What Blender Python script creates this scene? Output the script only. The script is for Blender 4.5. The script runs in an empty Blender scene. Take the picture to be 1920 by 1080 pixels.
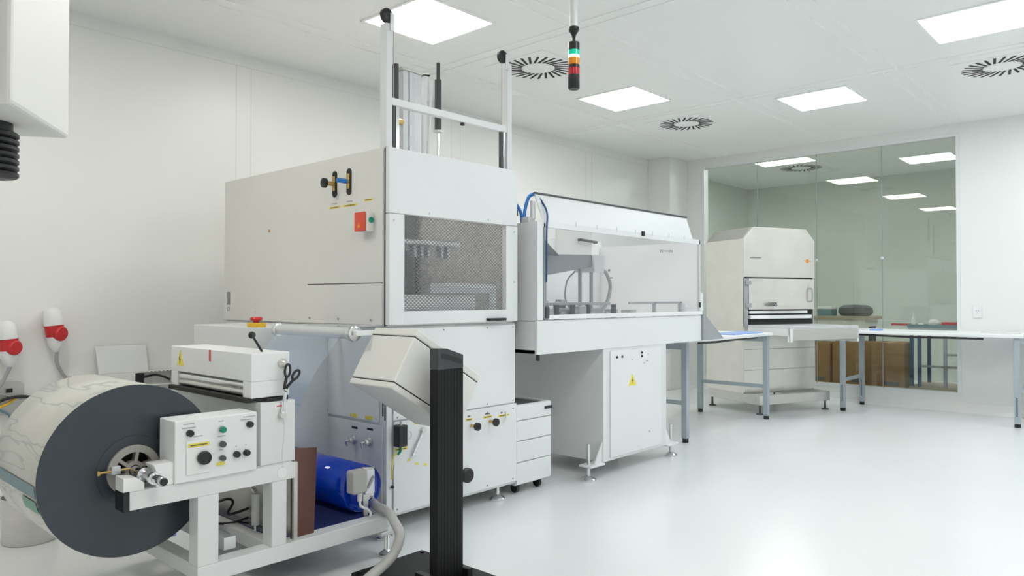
import bpy, bmesh, math, random
from mathutils import Vector, Matrix
random.seed(7)
C = bpy.context.scene.collection
SC = bpy.context.scene

# ------------------------------------------------------------------ camera, world, exposure
H = 3.067                                   # ceiling height
cam_d = bpy.data.cameras.new('camera'); cam = bpy.data.objects.new('camera', cam_d); C.objects.link(cam)
cam_d.sensor_width = 36.0; cam_d.lens = 36.0 * 1380 / 1920
cam_d.clip_start = 0.05; cam_d.clip_end = 100
az = math.radians(42.4); pit = math.radians(0.83)
fwd = Vector((math.cos(az) * math.cos(pit), math.sin(az) * math.cos(pit), math.sin(pit)))
cam.location = (0, 0, 1.2)
cam.rotation_euler = fwd.to_track_quat('-Z', 'Y').to_euler()
SC.camera = cam
w = bpy.data.worlds.new('world'); SC.world = w; w.use_nodes = True
w.node_tree.nodes['Background'].inputs[0].default_value = (0.8, 0.9, 1.0, 1)
w.node_tree.nodes['Background'].inputs[1].default_value = 0.3
SC.view_settings.view_transform = 'Standard'
SC.view_settings.look = 'None'
SC.view_settings.exposure = 0.74
SC.view_settings.gamma = 1.0
SC.view_settings.use_curve_mapping = False
LIGHT_WARM = (1.0, 0.955, 0.89); LIGHT_COOL = (0.92, 0.965, 1.0)
LIGHT_POWER = 10.5

# ------------------------------------------------------------------ materials
def mat(name, col, rough=0.5, metal=0.0, noise=0.03, nscale=6.0, spec=0.5, coat=0.0, **k):
    m = bpy.data.materials.new(name); m.use_nodes = True
    nt = m.node_tree; b = nt.nodes['Principled BSDF']
    b.inputs['Roughness'].default_value = rough; b.inputs['Metallic'].default_value = metal
    b.inputs['Specular IOR Level'].default_value = spec
    b.inputs['Coat Weight'].default_value = coat
    tc = nt.nodes.new('ShaderNodeTexCoord'); n = nt.nodes.new('ShaderNodeTexNoise')
    n.inputs['Scale'].default_value = nscale; n.inputs['Detail'].default_value = 4
    if 'stretch' in k:
        mp = nt.nodes.new('ShaderNodeMapping'); mp.inputs['Scale'].default_value = k['stretch']
        nt.links.new(tc.outputs['Object'], mp.inputs[0]); nt.links.new(mp.outputs[0], n.inputs['Vector'])
    else:
        nt.links.new(tc.outputs['Object'], n.inputs['Vector'])
    r = nt.nodes.new('ShaderNodeValToRGB')
    c = Vector(col[:3])
    r.color_ramp.elements[0].position = 0.3; r.color_ramp.elements[1].position = 0.7
    r.color_ramp.elements[0].color = (*[max(0, x * (1 - noise)) for x in c], 1)
    r.color_ramp.elements[1].color = (*[min(1, x * (1 + noise)) for x in c], 1)
    nt.links.new(n.outputs['Fac'], r.inputs[0]); nt.links.new(r.outputs[0], b.inputs['Base Color'])
    if k.get('rvar'):
        mr = nt.nodes.new('ShaderNodeMapRange'); mr.inputs['To Min'].default_value = rough - k['rvar']; mr.inputs['To Max'].default_value = rough + k['rvar']
        nt.links.new(n.outputs['Fac'], mr.inputs[0]); nt.links.new(mr.outputs[0], b.inputs['Roughness'])
    if k.get('emit'):
        b.inputs['Emission Color'].default_value = (*k.get('ecol', col)[:3], 1); b.inputs['Emission Strength'].default_value = k['emit']
    if k.get('trans'):
        b.inputs['Transmission Weight'].default_value = k['trans']; b.inputs['IOR'].default_value = k.get('ior', 1.1)
    if k.get('alpha') is not None:
        b.inputs['Alpha'].default_value = k['alpha']
    return m

def clear_mat(name, col, reflect=0.1, tint=0.9, rough=0.0, body=None, amount=0.0):
    """thin clear sheet: transparent with a tint, plus a fresnel-weighted mirror coat"""
    m = bpy.data.materials.new(name); m.use_nodes = True; nt = m.node_tree
    nt.nodes.clear(); o = nt.nodes.new('ShaderNodeOutputMaterial')
    t = nt.nodes.new('ShaderNodeBsdfTransparent'); t.inputs[0].default_value = (*[x * tint for x in col], 1)
    g = nt.nodes.new('ShaderNodeBsdfGlossy'); g.inputs[0].default_value = (1, 1, 1, 1); g.inputs['Roughness'].default_value = rough
    lw = nt.nodes.new('ShaderNodeLayerWeight'); lw.inputs[0].default_value = 0.5
    f = nt.nodes.new('ShaderNodeMath'); f.operation = 'POWER'; f.inputs[1].default_value = 4.0; nt.links.new(lw.outputs['Facing'], f.inputs[0])
    mr = nt.nodes.new('ShaderNodeMath'); mr.operation = 'MULTIPLY_ADD'; mr.inputs[1].default_value = 0.8; mr.inputs[2].default_value = reflect
    mx = nt.nodes.new('ShaderNodeMixShader')
    nt.links.new(f.outputs[0], mr.inputs[0]); nt.links.new(mr.outputs[0], mx.inputs[0])
    tb = t.outputs[0]
    if body:
        d = nt.nodes.new('ShaderNodeBsdfDiffuse'); d.inputs[0].default_value = (*body, 1); m2 = nt.nodes.new('ShaderNodeMixShader'); m2.inputs[0].default_value = amount
        nt.links.new(t.outputs[0], m2.inputs[1]); nt.links.new(d.outputs[0], m2.inputs[2]); tb = m2.outputs[0]
    nt.links.new(tb, mx.inputs[1]); nt.links.new(g.outputs[0], mx.inputs[2]); nt.links.new(mx.outputs[0], o.inputs[0])
    return m

M = {}
M['wall'] = mat('wall_panel_white', (0.86, 0.87, 0.85), 0.35, noise=0.01, nscale=1.2)
M['wall2'] = mat('wall_joint', (0.74, 0.76, 0.75), 0.4, noise=0.01)
M['ceil'] = mat('ceiling_white', (0.93, 0.945, 0.93), 0.4, noise=0.01, nscale=1.0)
M['joint'] = mat('ceiling_joint', (0.98, 0.985, 0.97), 0.4, noise=0.01)
M['floor'] = mat('floor_epoxy', (0.82, 0.838, 0.845), 0.22, noise=0.006, nscale=1.2, rvar=0.03)
M['white'] = mat('powder_coat_white', (0.77, 0.79, 0.79), 0.42, noise=0.012, nscale=3)
M['white2'] = mat('powder_coat_light', (0.82, 0.84, 0.845), 0.4, noise=0.01, nscale=3)
M['cream'] = mat('powder_coat_cream', (0.76, 0.76, 0.73), 0.42, noise=0.012, nscale=3)
M['grey'] = mat('grey_paint', (0.35, 0.37, 0.385), 0.45, noise=0.03)
M['legs'] = mat('grey_blue_steel', (0.40, 0.46, 0.50), 0.4, noise=0.03)
M['dgrey'] = mat('dark_grey', (0.07, 0.075, 0.08), 0.5, noise=0.05)
M['black'] = mat('black_plastic', (0.012, 0.012, 0.014), 0.35, noise=0.08)
M['blackm'] = mat('black_anodised', (0.006, 0.0063, 0.007), 0.45, noise=0.08, spec=0.3)
M['dgrey2'] = mat('charcoal_cap', (0.045, 0.047, 0.052), 0.4, noise=0.05)
M['inner'] = mat('bright_white_sheet', (0.92, 0.925, 0.92), 0.35, noise=0.005)
M['meshgrey'] = mat('screen_steel', (0.20, 0.20, 0.22), 0.45, 0.2, noise=0.03)
M['farwall'] = mat('sage_wall_panel', (0.66, 0.71, 0.64), 0.4, noise=0.01)
M['gap'] = mat('dark_gap', (0.03, 0.03, 0.03), 0.8)
M['chrome'] = mat('chrome', (0.75, 0.76, 0.77), 0.14, 1.0)
M['steel'] = mat('brushed_steel', (0.68, 0.67, 0.64), 0.34, 0.85, noise=0.05, nscale=8, stretch=(1, 1, 14), rvar=0.06)
M['steelw'] = mat('stainless_warm', (0.84, 0.82, 0.77), 0.34, 0.97, noise=0.03, nscale=5, rvar=0.05)
M['alu'] = mat('aluminium', (0.72, 0.735, 0.75), 0.35, 0.6, noise=0.03)
M['brass'] = mat('brass', (0.62, 0.43, 0.16), 0.3, 0.9)
M['red'] = mat('red_plastic', (0.62, 0.03, 0.035), 0.35)
M['redor'] = mat('orange_red', (0.75, 0.09, 0.04), 0.4)
M['yellow'] = mat('yellow_plastic', (0.85, 0.52, 0.02), 0.4)
M['label'] = mat('yellow_label', (0.86, 0.74, 0.10), 0.5)
M['ink'] = mat('printed_ink', (0.12, 0.12, 0.12), 0.6)
M['green'] = mat('green_button', (0.0, 0.25, 0.15), 0.3)
M['blue'] = mat('blue_hose', (0.02, 0.20, 0.62), 0.3)
M['bluem'] = mat('blue_paint', (0.03, 0.09, 0.20), 0.4)
M['bluel'] = mat('pale_blue_sheet', (0.30, 0.45, 0.78), 0.5)
M['cable'] = mat('grey_cable', (0.42, 0.43, 0.44), 0.45)
M['hose'] = mat('grey_conduit', (0.50, 0.50, 0.48), 0.45)
M['plastic'] = mat('white_plastic', (0.85, 0.86, 0.86), 0.3)
M['diff'] = mat('lamp_diffuser_warm', LIGHT_WARM, 0.5, emit=LIGHT_POWER, ecol=LIGHT_WARM)
M['diffc'] = mat('lamp_diffuser_cool', LIGHT_COOL, 0.5, emit=LIGHT_POWER, ecol=LIGHT_COOL)
M['diff2'] = mat('lamp_diffuser_far', LIGHT_COOL, 0.5, emit=14.5, ecol=LIGHT_COOL)
M['rollside'] = mat('film_edge', (0.036, 0.047, 0.060), 0.3, noise=0.15, nscale=3)
M['hub'] = mat('hub_grey', (0.40, 0.385, 0.36), 0.45, 0.3)
M['brown'] = mat('brown_plate', (0.13, 0.055, 0.045), 0.22, noise=0.15)
M['deck'] = mat('dark_blue_deck', (0.03, 0.04, 0.12), 0.15, noise=0.1)
M['card'] = mat('cardboard', (0.34, 0.19, 0.07), 0.8, noise=0.08)
M['tanpl'] = mat('plywood', (0.45, 0.38, 0.27), 0.6)
M['teal'] = mat('teal_tray', (0.16, 0.27, 0.31), 0.4)
M['greenfilm'] = mat('teal_strip', (0.0, 0.22, 0.13), 0.3)
M['glass'] = clear_mat('partition_glass', (0.965, 0.98, 0.945), 0.05, 0.96)
M['acryl'] = clear_mat('acrylic', (0.985, 0.99, 1.0), 0.02, 0.99)
M['film'] = clear_mat('clear_film', (0.78, 0.87, 0.98), 0.08, 0.96, 0.08, (0.62, 0.72, 0.85), 0.14)
M['amber'] = mat('amber_lens', (0.85, 0.30, 0.01), 0.2)
M['redlens'] = mat('red_lens', (0.55, 0.02, 0.03), 0.2)
M['greenl'] = mat('green_lens', (0.0, 0.35, 0.22), 0.2, emit=0.25, ecol=(0.0, 0.8, 0.5))
M['glow'] = mat('lit_lens', (0.4, 0.9, 0.8), 0.2, emit=1.0, ecol=(0.4, 1.0, 0.9))
M['bluefilm'] = clear_mat('blue_film', (0.14, 0.38, 1.0), 0.05, 0.98, 0.04, (0.0, 0.075, 0.72), 0.40)
M['smoke'] = mat('interior_grey', (0.20, 0.21, 0.22), 0.5)

def film_roll_mat():
    m = mat('wound_film', (0.60, 0.60, 0.55), 0.22, noise=0.05)
    nt = m.node_tree; b = nt.nodes['Principled BSDF']
    base = b.inputs['Base Color'].links[0].from_socket
    tc = nt.nodes.new('ShaderNodeTexCoord'); n = nt.nodes.new('ShaderNodeTexNoise'); n.inputs['Scale'].default_value = 1.7; n.inputs['Detail'].default_value = 2
    n.inputs['Distortion'].default_value = 1.4
    mp = nt.nodes.new('ShaderNodeMapping'); mp.inputs['Scale'].default_value = (1.0, 1.1, 4.5)
    nt.links.new(tc.outputs['Object'], mp.inputs[0]); nt.links.new(mp.outputs[0], n.inputs[0])
    r = nt.nodes.new('ShaderNodeValToRGB'); r.color_ramp.elements[0].position = 0.485; r.color_ramp.elements[0].color = (0, 0, 0, 1)
    e = r.color_ramp.elements.new(0.505); e.color = (1, 1, 1, 1); r.color_ramp.elements[2].position = 0.545; r.color_ramp.elements[2].color = (0, 0, 0, 1)
    mx = nt.nodes.new('ShaderNodeMix'); mx.data_type = 'RGBA'; mx.inputs[7].default_value = (0.16, 0.26, 0.30, 1)
    ml = nt.nodes.new('ShaderNodeMath'); ml.operation = 'MULTIPLY'; ml.inputs[1].default_value = 0.45
    nt.links.new(n.outputs['Fac'], r.inputs[0]); nt.links.new(r.outputs[0], ml.inputs[0]); nt.links.new(ml.outputs[0], mx.inputs[0])
    nt.links.new(base, mx.inputs[6]); nt.links.new(mx.outputs[2], b.inputs['Base Color'])
    return m
M['roll'] = film_roll_mat()

# ------------------------------------------------------------------ builder
ORG = {}
class MB:
    def __init__(s): s.v = []; s.f = []; s.p = []
    def _add(s, vs, fs):
        s.p.append((len(s.v), len(s.f))); n = len(s.v); s.v += [Vector(p) for p in vs]; s.f += [tuple(i + n for i in f) for f in fs]; return s
    def box(s, x0, x1, y0, y1, z0, z1):
        vs = [(x, y, z) for z in (z0, z1) for y in (y0, y1) for x in (x0, x1)]
        return s._add(vs, [(0, 2, 3, 1), (4, 5, 7, 6), (0, 1, 5, 4), (2, 6, 7, 3), (0, 4, 6, 2), (1, 3, 7, 5)])
    def obox(s, c, ax, ay, az, sx, sy, sz):
        c = Vector(c); ax = Vector(ax).normalized() * sx / 2; ay = Vector(ay).normalized() * sy / 2; az = Vector(az).normalized() * sz / 2
        vs = [c + i * ax + j * ay + k * az for k in (-1, 1) for j in (-1, 1) for i in (-1, 1)]
        return s._add(vs, [(0, 2, 3, 1), (4, 5, 7, 6), (0, 1, 5, 4), (2, 6, 7, 3), (0, 4, 6, 2), (1, 3, 7, 5)])
    def bar(s, p0, p1, a, b, up=(0, 0, 1)):
        p0 = Vector(p0); p1 = Vector(p1); d = (p1 - p0); up = Vector(up)
        sd = d.cross(up); sd = sd.normalized() if sd.length > 1e-6 else Vector((1, 0, 0)); u2 = sd.cross(d).normalized()
        return s.obox((p0 + p1) / 2, d, sd, u2, d.length, a, b)
    def lathe(s, p0, d, prof, seg=24, cap=True):
        p0 = Vector(p0); d = Vector(d).normalized()
        a = d.orthogonal().normalized(); b = d.cross(a)
        vs = []; fs = []
        for (r, t) in prof:
            for i in range(seg):
                q = 2 * math.pi * i / seg; vs.append(p0 + d * t + (a * math.cos(q) + b * math.sin(q)) * max(r, 1e-5))
        for k in range(len(prof) - 1):
            for i in range(seg):
                j = (i + 1) % seg; fs.append((k * seg + i, k * seg + j, (k + 1) * seg + j, (k + 1) * seg + i))
        if cap:
            fs.append(tuple(reversed(range(seg)))); n = (len(prof) - 1) * seg; fs.append(tuple(range(n, n + seg)))
        return s._add(vs, fs)
    def cyl(s, p0, p1, r, r1=None, seg=20):
        p0 = Vector(p0); p1 = Vector(p1); L = (p1 - p0).length
        return s.lathe(p0, p1 - p0, [(r, 0), (r if r1 is None else r1, L)], seg)
    def ball(s, c, r, seg=16, sq=1.0):
        pr = [(r * math.sin(math.pi * i / 10), -r * sq * math.cos(math.pi * i / 10)) for i in range(11)]
        return s.lathe(c, (0, 0, 1), pr, seg, cap=False)
    def tube(s, pts, r, seg=10, smooth=6):
        P = [Vector(p) for p in pts]
        if smooth > 1 and len(P) > 2:
            Q = [P[0] * 2 - P[1]] + P + [P[-1] * 2 - P[-2]]; out = []
            for i in range(1, len(Q) - 2):
                for k in range(smooth):
                    t = k / smooth; a, b, c, d = Q[i - 1:i + 3]
                    out.append(0.5 * ((2 * b) + (c - a) * t + (2 * a - 5 * b + 4 * c - d) * t * t + (3 * b - a - 3 * c + d) * t ** 3))
            P = out + [P[-1]]
        vs = []; fs = []; nrm = None
        for i, p in enumerate(P):
            t = (P[min(i + 1, len(P) - 1)] - P[max(i - 1, 0)]).normalized()
            nrm = t.orthogonal().normalized() if nrm is None else (nrm - t * nrm.dot(t)).normalized()
            b = t.cross(nrm)
            for k in range(seg):
                q = 2 * math.pi * k / seg; vs.append(p + (nrm * math.cos(q) + b * math.sin(q)) * r)
        for i in range(len(P) - 1):
            for k in range(seg):
                j = (k + 1) % seg; fs.append((i * seg + k, i * seg + j, (i + 1) * seg + j, (i + 1) * seg + k))
        fs.append(tuple(reversed(range(seg)))); n = (len(P) - 1) * seg; fs.append(tuple(range(n, n + seg)))
        return s._add(vs, fs)
    def prism(s, poly, axis, a0, a1):
        """poly: 2D points; axis 'x': (y,z); 'y': (x,z); 'z': (x,y)"""
        mk = {'x': lambda p, a: (a, p[0], p[1]), 'y': lambda p, a: (p[0], a, p[1]), 'z': lambda p, a: (p[0], p[1], a)}[axis]
        n = len(poly); vs = [mk(p, a0) for p in poly] + [mk(p, a1) for p in poly]
        fs = [tuple(range(n)), tuple(reversed(range(n, 2 * n)))] + [(i, i + n, (i + 1) % n + n, (i + 1) % n) for i in range(n)]
        return s._add(vs, fs)
    def each(s, name, m, parent=None, **k):
        for (v0, f0), (v1, f1) in zip(s.p, s.p[1:] + [(len(s.v), len(s.f))]):
            q = MB(); q.v = s.v[v0:v1]; q.f = [tuple(i - v0 for i in f) for f in s.f[f0:f1]]; q.build(name, m, parent, **k)
    def build(s, name, m, parent=None, bevel=0.002, smooth=False, label=None):
        me = bpy.data.meshes.new(name)
        if parent is not None: o0, rz = ORG[parent.name]
        else:
            xs = [p.x for p in s.v]; ys = [p.y for p in s.v]; zs = [p.z for p in s.v]
            o0 = Vector(((min(xs) + max(xs)) / 2, (min(ys) + max(ys)) / 2, min(zs))); rz = 0
        me.from_pydata([p - o0 for p in s.v] if rz == 0 else s.v, [], s.f)
        bm = bmesh.new(); bm.from_mesh(me); bmesh.ops.recalc_face_normals(bm, faces=bm.faces); bm.to_mesh(me); bm.free()
        me.materials.append(M[m] if isinstance(m, str) else m)
        o = bpy.data.objects.new(name, me); C.objects.link(o)
        if parent is not None: o.parent = parent; ORG[o.name] = (o0, rz)
        else: o.location = o0; ORG[o.name] = (o0, 0)
        if smooth: me.polygons.foreach_set('use_smooth', [True] * len(me.polygons)); me.set_sharp_from_angle(angle=math.radians(40))
        if bevel and len(s.v) < 4000:
            b = o.modifiers.new('bevel', 'BEVEL'); b.width = bevel; b.segments = 2; b.limit_method = 'ANGLE'; b.angle_limit = math.radians(50)
            b.use_clamp_overlap = True; b.harden_normals = False
        if label: o['label'] = label
        return o

def tag(o, label, cat, group=None):
    o['label'] = label; o['category'] = cat
    if group: o['group'] = group
    return o
def thing(name, label, cat, loc, rz=0.0, group=None):
    o = bpy.data.objects.new(name, None); C.objects.link(o); o.location = loc; o.rotation_euler = (0, 0, rz)
    o.empty_display_size = 0.1
    ORG[o.name] = (Vector(loc), rz)
    return tag(o, label, cat, group)
def struct(o): o['kind'] = 'structure'; return o
def B(*a): return MB().box(*a)
def Cy(*a, **k): return MB().cyl(*a, **k)
def copy_tree(o, parent=None):
    c = o.copy(); C.objects.link(c)
    if parent is not None: c.parent = parent
    for ch in [x for x in o.children]: copy_tree(ch, c)
    return c
def text(name, body, size, origin, right, up, m, parent, ext=0.0005):
    cu = bpy.data.curves.new(name, 'FONT'); cu.body = body; cu.size = size; cu.extrude = ext
    t = bpy.data.objects.new(name + '_tmp', cu); C.objects.link(t); bpy.context.view_layer.update()
    me = bpy.data.meshes.new_from_object(t.evaluated_get(bpy.context.evaluated_depsgraph_get()))
    bpy.data.objects.remove(t); bpy.data.curves.remove(cu)
    right = Vector(right).normalized(); up = Vector(up).normalized(); n = right.cross(up)
    o0, rz = ORG[parent.name]; base = Vector(origin) - (o0 if rz == 0 else Vector((0, 0, 0)))
    for v in me.vertices: v.co = base + right * v.co.x + up * v.co.y + n * v.co.z
    me.materials.clear(); me.materials.append(M[m])
    o = bpy.data.objects.new(name, me); C.objects.link(o); o.parent = parent; ORG[o.name] = ORG[parent.name]
    return o

# ------------------------------------------------------------------ room shell
XW, YW, XB, YB = 8.97, 5.30, -1.6, -3.0
XO, YO = 12.05, 5.52                         # neighbouring room behind the glass
struct(B(XB - .1, XO + .1, YB - .1, YO + .1, -0.12, 0).build('floor', 'floor', bevel=0))
ce = struct(B(XB - .1, XO + .1, YB - .1, YO + .1, H, H + .12).build('ceiling', 'ceil', bevel=0))
wl = struct(B(XB - .1, XW, YW, YW + .12, 0, H).build('wall_left', 'wall', bevel=0))
struct(B(XB - .1, XB, YB, YW, 0, H).build('wall_back', 'wall', bevel=0))
struct(B(XB - .1, XO + .1, YB - .1, YB, 0, H).build('wall_right', 'wall', bevel=0))
# window wall with its opening
WY0, WY1, WZ0, WZ1 = 1.78, 4.72, 0.194, 2.937
m = MB(); m.box(XW, XW + .1, YB, WY0, 0, H).box(XW, XW + .1, WY1, YW + .12, 0, H).box(XW, XW + .1, WY0, WY1, 0, WZ0).box(XW, XW + .1, WY0, WY1, WZ1, H)
wf = struct(m.build('wall_front', 'wall', bevel=0))
struct(B(8.52, XW, 4.97, YW, 0, H).build('wall_pillar', 'wall', bevel=0.004))
m = MB()
for x in (2.70, 2.82, 0.62, 0.74, 4.92, 5.04, 7.12, 7.24): m.box(x - .002, x + .002, YW - .0015, YW, 0.1, H - .09)
m.box(XB, 8.52, YW - .0015, YW, H - .094, H - .09)
m.build('panel_joint', 'wall2', wl, bevel=0)
m = MB()
for y in (-.45, -.35, .75): m.box(XW - .0015, XW, y - .002, y + .002, 0.1, H)
m.build('panel_joint', 'wall2', wf, bevel=0)
# coved skirtings
cove = [(0, 0), (-.045, 0), (-.03, .012), (-.014, .035), (-.008, .1), (0, .1)]
struct(MB().prism([(YW + a, z) for a, z in cove], 'x', XB, 8.52).build('baseboard_left', 'wall', bevel=0))
struct(MB().prism([(XW + a, z) for a, z in cove], 'y', YB, 4.97).build('baseboard_front', 'wall', bevel=0))
# ceiling panel joints (pairs of raised cover strips)
m = MB()
for y in (-2.1, -.83, .43, 1.70, 2.98, 4.40):
    for d in (0, .12): m.box(XB, XW, y + d - .0045, y + d + .0045, H - .006, H)
for x in (-1.1, 1.4, 3.96, 6.46):
    for d in (0, .1): m.box(x + d - .003, x + d + .003, YB, YW, H - .004, H)
m.build('panel_joint', 'joint', ce, bevel=0)
# window frame and panes
win = thing('window_1', 'full-height glass partition of four frameless panes', 'window', (XW, 3.25, WZ0)); win['kind'] = 'structure'
m = MB(); fx0, fx1 = XW - .006, XW + .106
m.box(fx0, fx1, WY0 - .03, WY0 + .004, WZ0 - .03, WZ1 + .03).box(fx0, fx1, WY1 - .004, WY1 + .03, WZ0 - .03, WZ1 + .03).box(fx0, fx1, WY0, WY1, WZ0 - .03, WZ0 + .004).box(fx0, fx1, WY0, WY1, WZ1 - .004, WZ1 + .03)
m.build('window_frame', 'white2', win, bevel=.001)
ys = [WY0, 2.52, 3.25, 3.985, WY1]
for a, b in zip(ys[:-1], ys[1:]):
    B(XW + .002, XW + .012, a + .0015, b - .0015, WZ0, WZ1).build('pane', 'glass', win, bevel=0)
m = MB()
for y in ys[1:-1]: m.box(XW + .001, XW + .013, y - .0035, y + .0035, WZ0, WZ1)
m.build('glazing_joint', 'grey', win, bevel=0)
for y in (2.52, 3.25):
    MB().lathe((XW + .002, y, 1.66), (-1, 0, 0), [(.018, 0), (.018, .008), (.01, .012)]).build('joint_disc', 'alu', win, bevel=0)
# neighbouring room
struct(B(XO, XO + .1, YB, YO, 0, H).build('wall_far', 'farwall', bevel=0))
struct(B(XW + .1, XO, YO, YO + .1, 0, H).build('wall_far_left', 'farwall', bevel=0))
m = MB()
for y in (1.2, 2.4, 3.6, 4.8): m.box(XO - .002, XO, y - .003, y + .003, 0, H)
struct(m.build('trim_1', 'wall2', bevel=0))

# ------------------------------------------------------------------ ceiling lights and vents
def ceiling_light(x, y, label, m='diff', sx=.6, sy=.6, group=None):
    t = thing('ceiling_light', label, 'light', (x, y, H), 0, group)
    f = MB(); a, b = sx / 2, sy / 2; e = .022
    f.box(x - a - e, x + a + e, y - b - e, y - b, H - .008, H).box(x - a - e, x + a + e, y + b, y + b + e, H - .008, H)
    f.box(x - a - e, x - a, y - b, y + b, H - .008, H).box(x + a, x + a + e, y - b, y + b, H - .008, H)
    f.build('frame', 'joint', t, bevel=.001)
    B(x - a, x + a, y - b, y + b, H - .006, H - .001).build('diffuser', m, t, bevel=0)
    return t
ceiling_light(3.265, 3.74, 'large square ceiling light above the tall machine with the gantry')
ceiling_light(5.775, 3.85, 'square ceiling light just right of the signal tower')
ceiling_light(7.02, 2.48, 'square ceiling light nearer the glass partition, right of the middle vent', 'diffc')
ceiling_light(5.755, 1.0, 'bright square ceiling light at the upper right corner of the photo', 'diffc')
for (x, y, k) in ((3.265, 1.0, 'diffc'), (.75, 3.74, 'diff'), (.75, 1.0, 'diff'), (3.265, -1.5, 'diffc'), (5.755, -1.5, 'diffc'), (.75, -1.5, 'diff'), (8.0, .3, 'diffc')):  # unseen lamps added as fill, continuing the ceiling grid
    ceiling_light(x, y, 'added square ceiling light, unseen, filling the room', k, group='added unseen ceiling lights')
ceiling_light(9.82, 4.0, 'ceiling light of the room behind the glass', 'diff2', .5, .7)
ceiling_light(10.6, .6, 'added ceiling light, unseen beside the glass, brightening the next room', 'diff2', .5, .7)  # unseen lamp added to brighten the next room

def vent(x, y, label):
    t = thing('ceiling_vent', label, 'vent', (x, y, H), 0, 'round swirl vents in the ceiling')
    B(x - .31, x + .31, y - .31, y + .31, H - .004, H).build('vent_plate', 'ceil', t, bevel=.001)
    s = MB(); n = 26
    for i in range(n):
        a = 2 * math.pi * i / n; r0, r1 = .135, .28
        p0 = Vector((x + r0 * math.cos(a), y + r0 * math.sin(a), H - .0045)); p1 = Vector((x + r1 * math.cos(a + .22), y + r1 * math.sin(a + .22), H - .0045))
        s.bar(p0, p1, .019, .004)
    s.build('swirl_slots', 'gap', t, bevel=0)
    MB().lathe((x, y, H - .004), (0, 0, -1), [(.12, 0), (.118, .004), (.09, .007)], 40).build('centre_disc', 'ceil', t, bevel=0, smooth=True)
    return t
vent(4.52, 3.84, 'round swirl ceiling vent behind the signal tower')
vent(7.03, 3.90, 'round swirl ceiling vent near the window corner, middle one of the three')
vent(7.00, 1.06, 'round swirl ceiling vent at the right edge of the photo')

vent(10.52, 4.02, 'added swirl vent in the next room, imitating a ceiling vent reflected in the glass')  # added vent, stands in for the room vent's faint reflection in the glass
# signal tower hung from the ceiling
st = thing('signal_tower', 'hanging signal light tower with green, amber and red lenses', 'signal light', (3.182, 2.448, 2.34))
sx, sy = 3.182, 2.448
Cy((sx, sy, 2.68), (sx, sy, H), .022).build('pole', 'white2', st, bevel=0, smooth=True)
MB().lathe((sx, sy, 2.595), (0, 0, 1), [(.008, 0), (.009, .028), (.013, .045), (.026, .066), (.029, .072), (.029, .086), (.0, .088)], cap=False).build('mounting_cone', 'black', st, bevel=0, smooth=True)
for nm, z0, z1, mm in (('cap', 2.555, 2.598, 'black'), ('green_lens', 2.528, 2.555, 'greenl'), ('amber_lens', 2.475, 2.512, 'amber'), ('red_lens', 2.42, 2.458, 'redlens')):
    Cy((sx, sy, z0), (sx, sy, z1), .031, seg=28).build(nm, mm, st, bevel=.001, smooth=True)
Cy((sx, sy, 2.512), (sx, sy, 2.528), .0305, seg=28).build('lit_ring', 'glow', st, bevel=0, smooth=True)
for z0, z1 in ((2.458, 2.475),): Cy((sx, sy, z0), (sx, sy, z1), .0315, seg=28).build('spacer_ring', 'black', st, bevel=.001, smooth=True)
MB().lathe((sx, sy, 2.342), (0, 0, 1), [(.027, 0), (.032, .006), (.032, .078)], 28).build('base_module', 'black', st, bevel=0, smooth=True)

# ------------------------------------------------------------------ forming machine (tall, left centre)
fm = thing('forming_machine', 'tall white forming machine with perforated window and gantry posts on top', 'machine', (2.83, 3.85, 0))
X1, X2, Y1, Y2 = 2.335, 3.31, 3.0, 4.71
base = B(X1, X2, Y1, Y2, .085, 1.055).build('base_cabinet', 'white', fm, .003)
B(2.375, 3.30, Y1 - .012, Y1, .575, 1.045).build('front_panel', 'white2', fm, .003)
B(2.378, 3.315, Y1 - .012, Y1, .10, .568).build('front_panel', 'white2', fm, .003)
B(X1, 2.37, Y1 - .006, Y1, .085, 1.05).build('corner_strip', 'white2', fm, .002)
s = MB().box(X1 - .012, X1, 3.05, 3.73, .565, 1.0).build('side_panel', 'white', fm, .003)
B(X1 - .008, X1, 3.02, 4.65, .12, .55).build('side_panel', 'white', fm, .003)
m = MB()
for y in (3.06, 3.27, 3.5, 3.7):
    for z in (.585, .975): m.lathe((X1 - .012, y, z), (-1, 0, 0), [(.007, 0), (.006, .004)], 10)
m.each('bolt', 'steel', s, bevel=0)
m = MB()
for x in (2.40, 2.72, 3.06, 3.28):
    for z in (.59, 1.03, .12, .54): m.lathe((x, Y1 - .012, z), (0, -1, 0), [(.005, 0), (.004, .003)], 10)
m.each('bolt', 'grey', base, bevel=0)
m = MB(); m.box(X1 - .002, X1, 3.018, 3.028, .60, .72).box(X1 - .002, X1, 3.002, 3.010, .58, .69)
m.build('slots', 'gap', fm, bevel=0)
# rear low extension with emergency stop
B(1.90, X1 - .001, 3.50, 4.22, .10, 1.052).build('side_cabinet', 'white', fm, .004)
es = B(1.902, 1.962, 3.375 + .14, 3.50 + .11, 1.052, 1.075).build('stop_base', 'yellow', fm, .004, label='yellow emergency stop base')
MB().lathe((1.932, 3.565, 1.075), (0, 0, 1), [(.016, 0), (.016, .01), (.030, .012), (.032, .022), (.026, .030)], 20).build('stop_button', 'red', es, 0, True)
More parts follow.
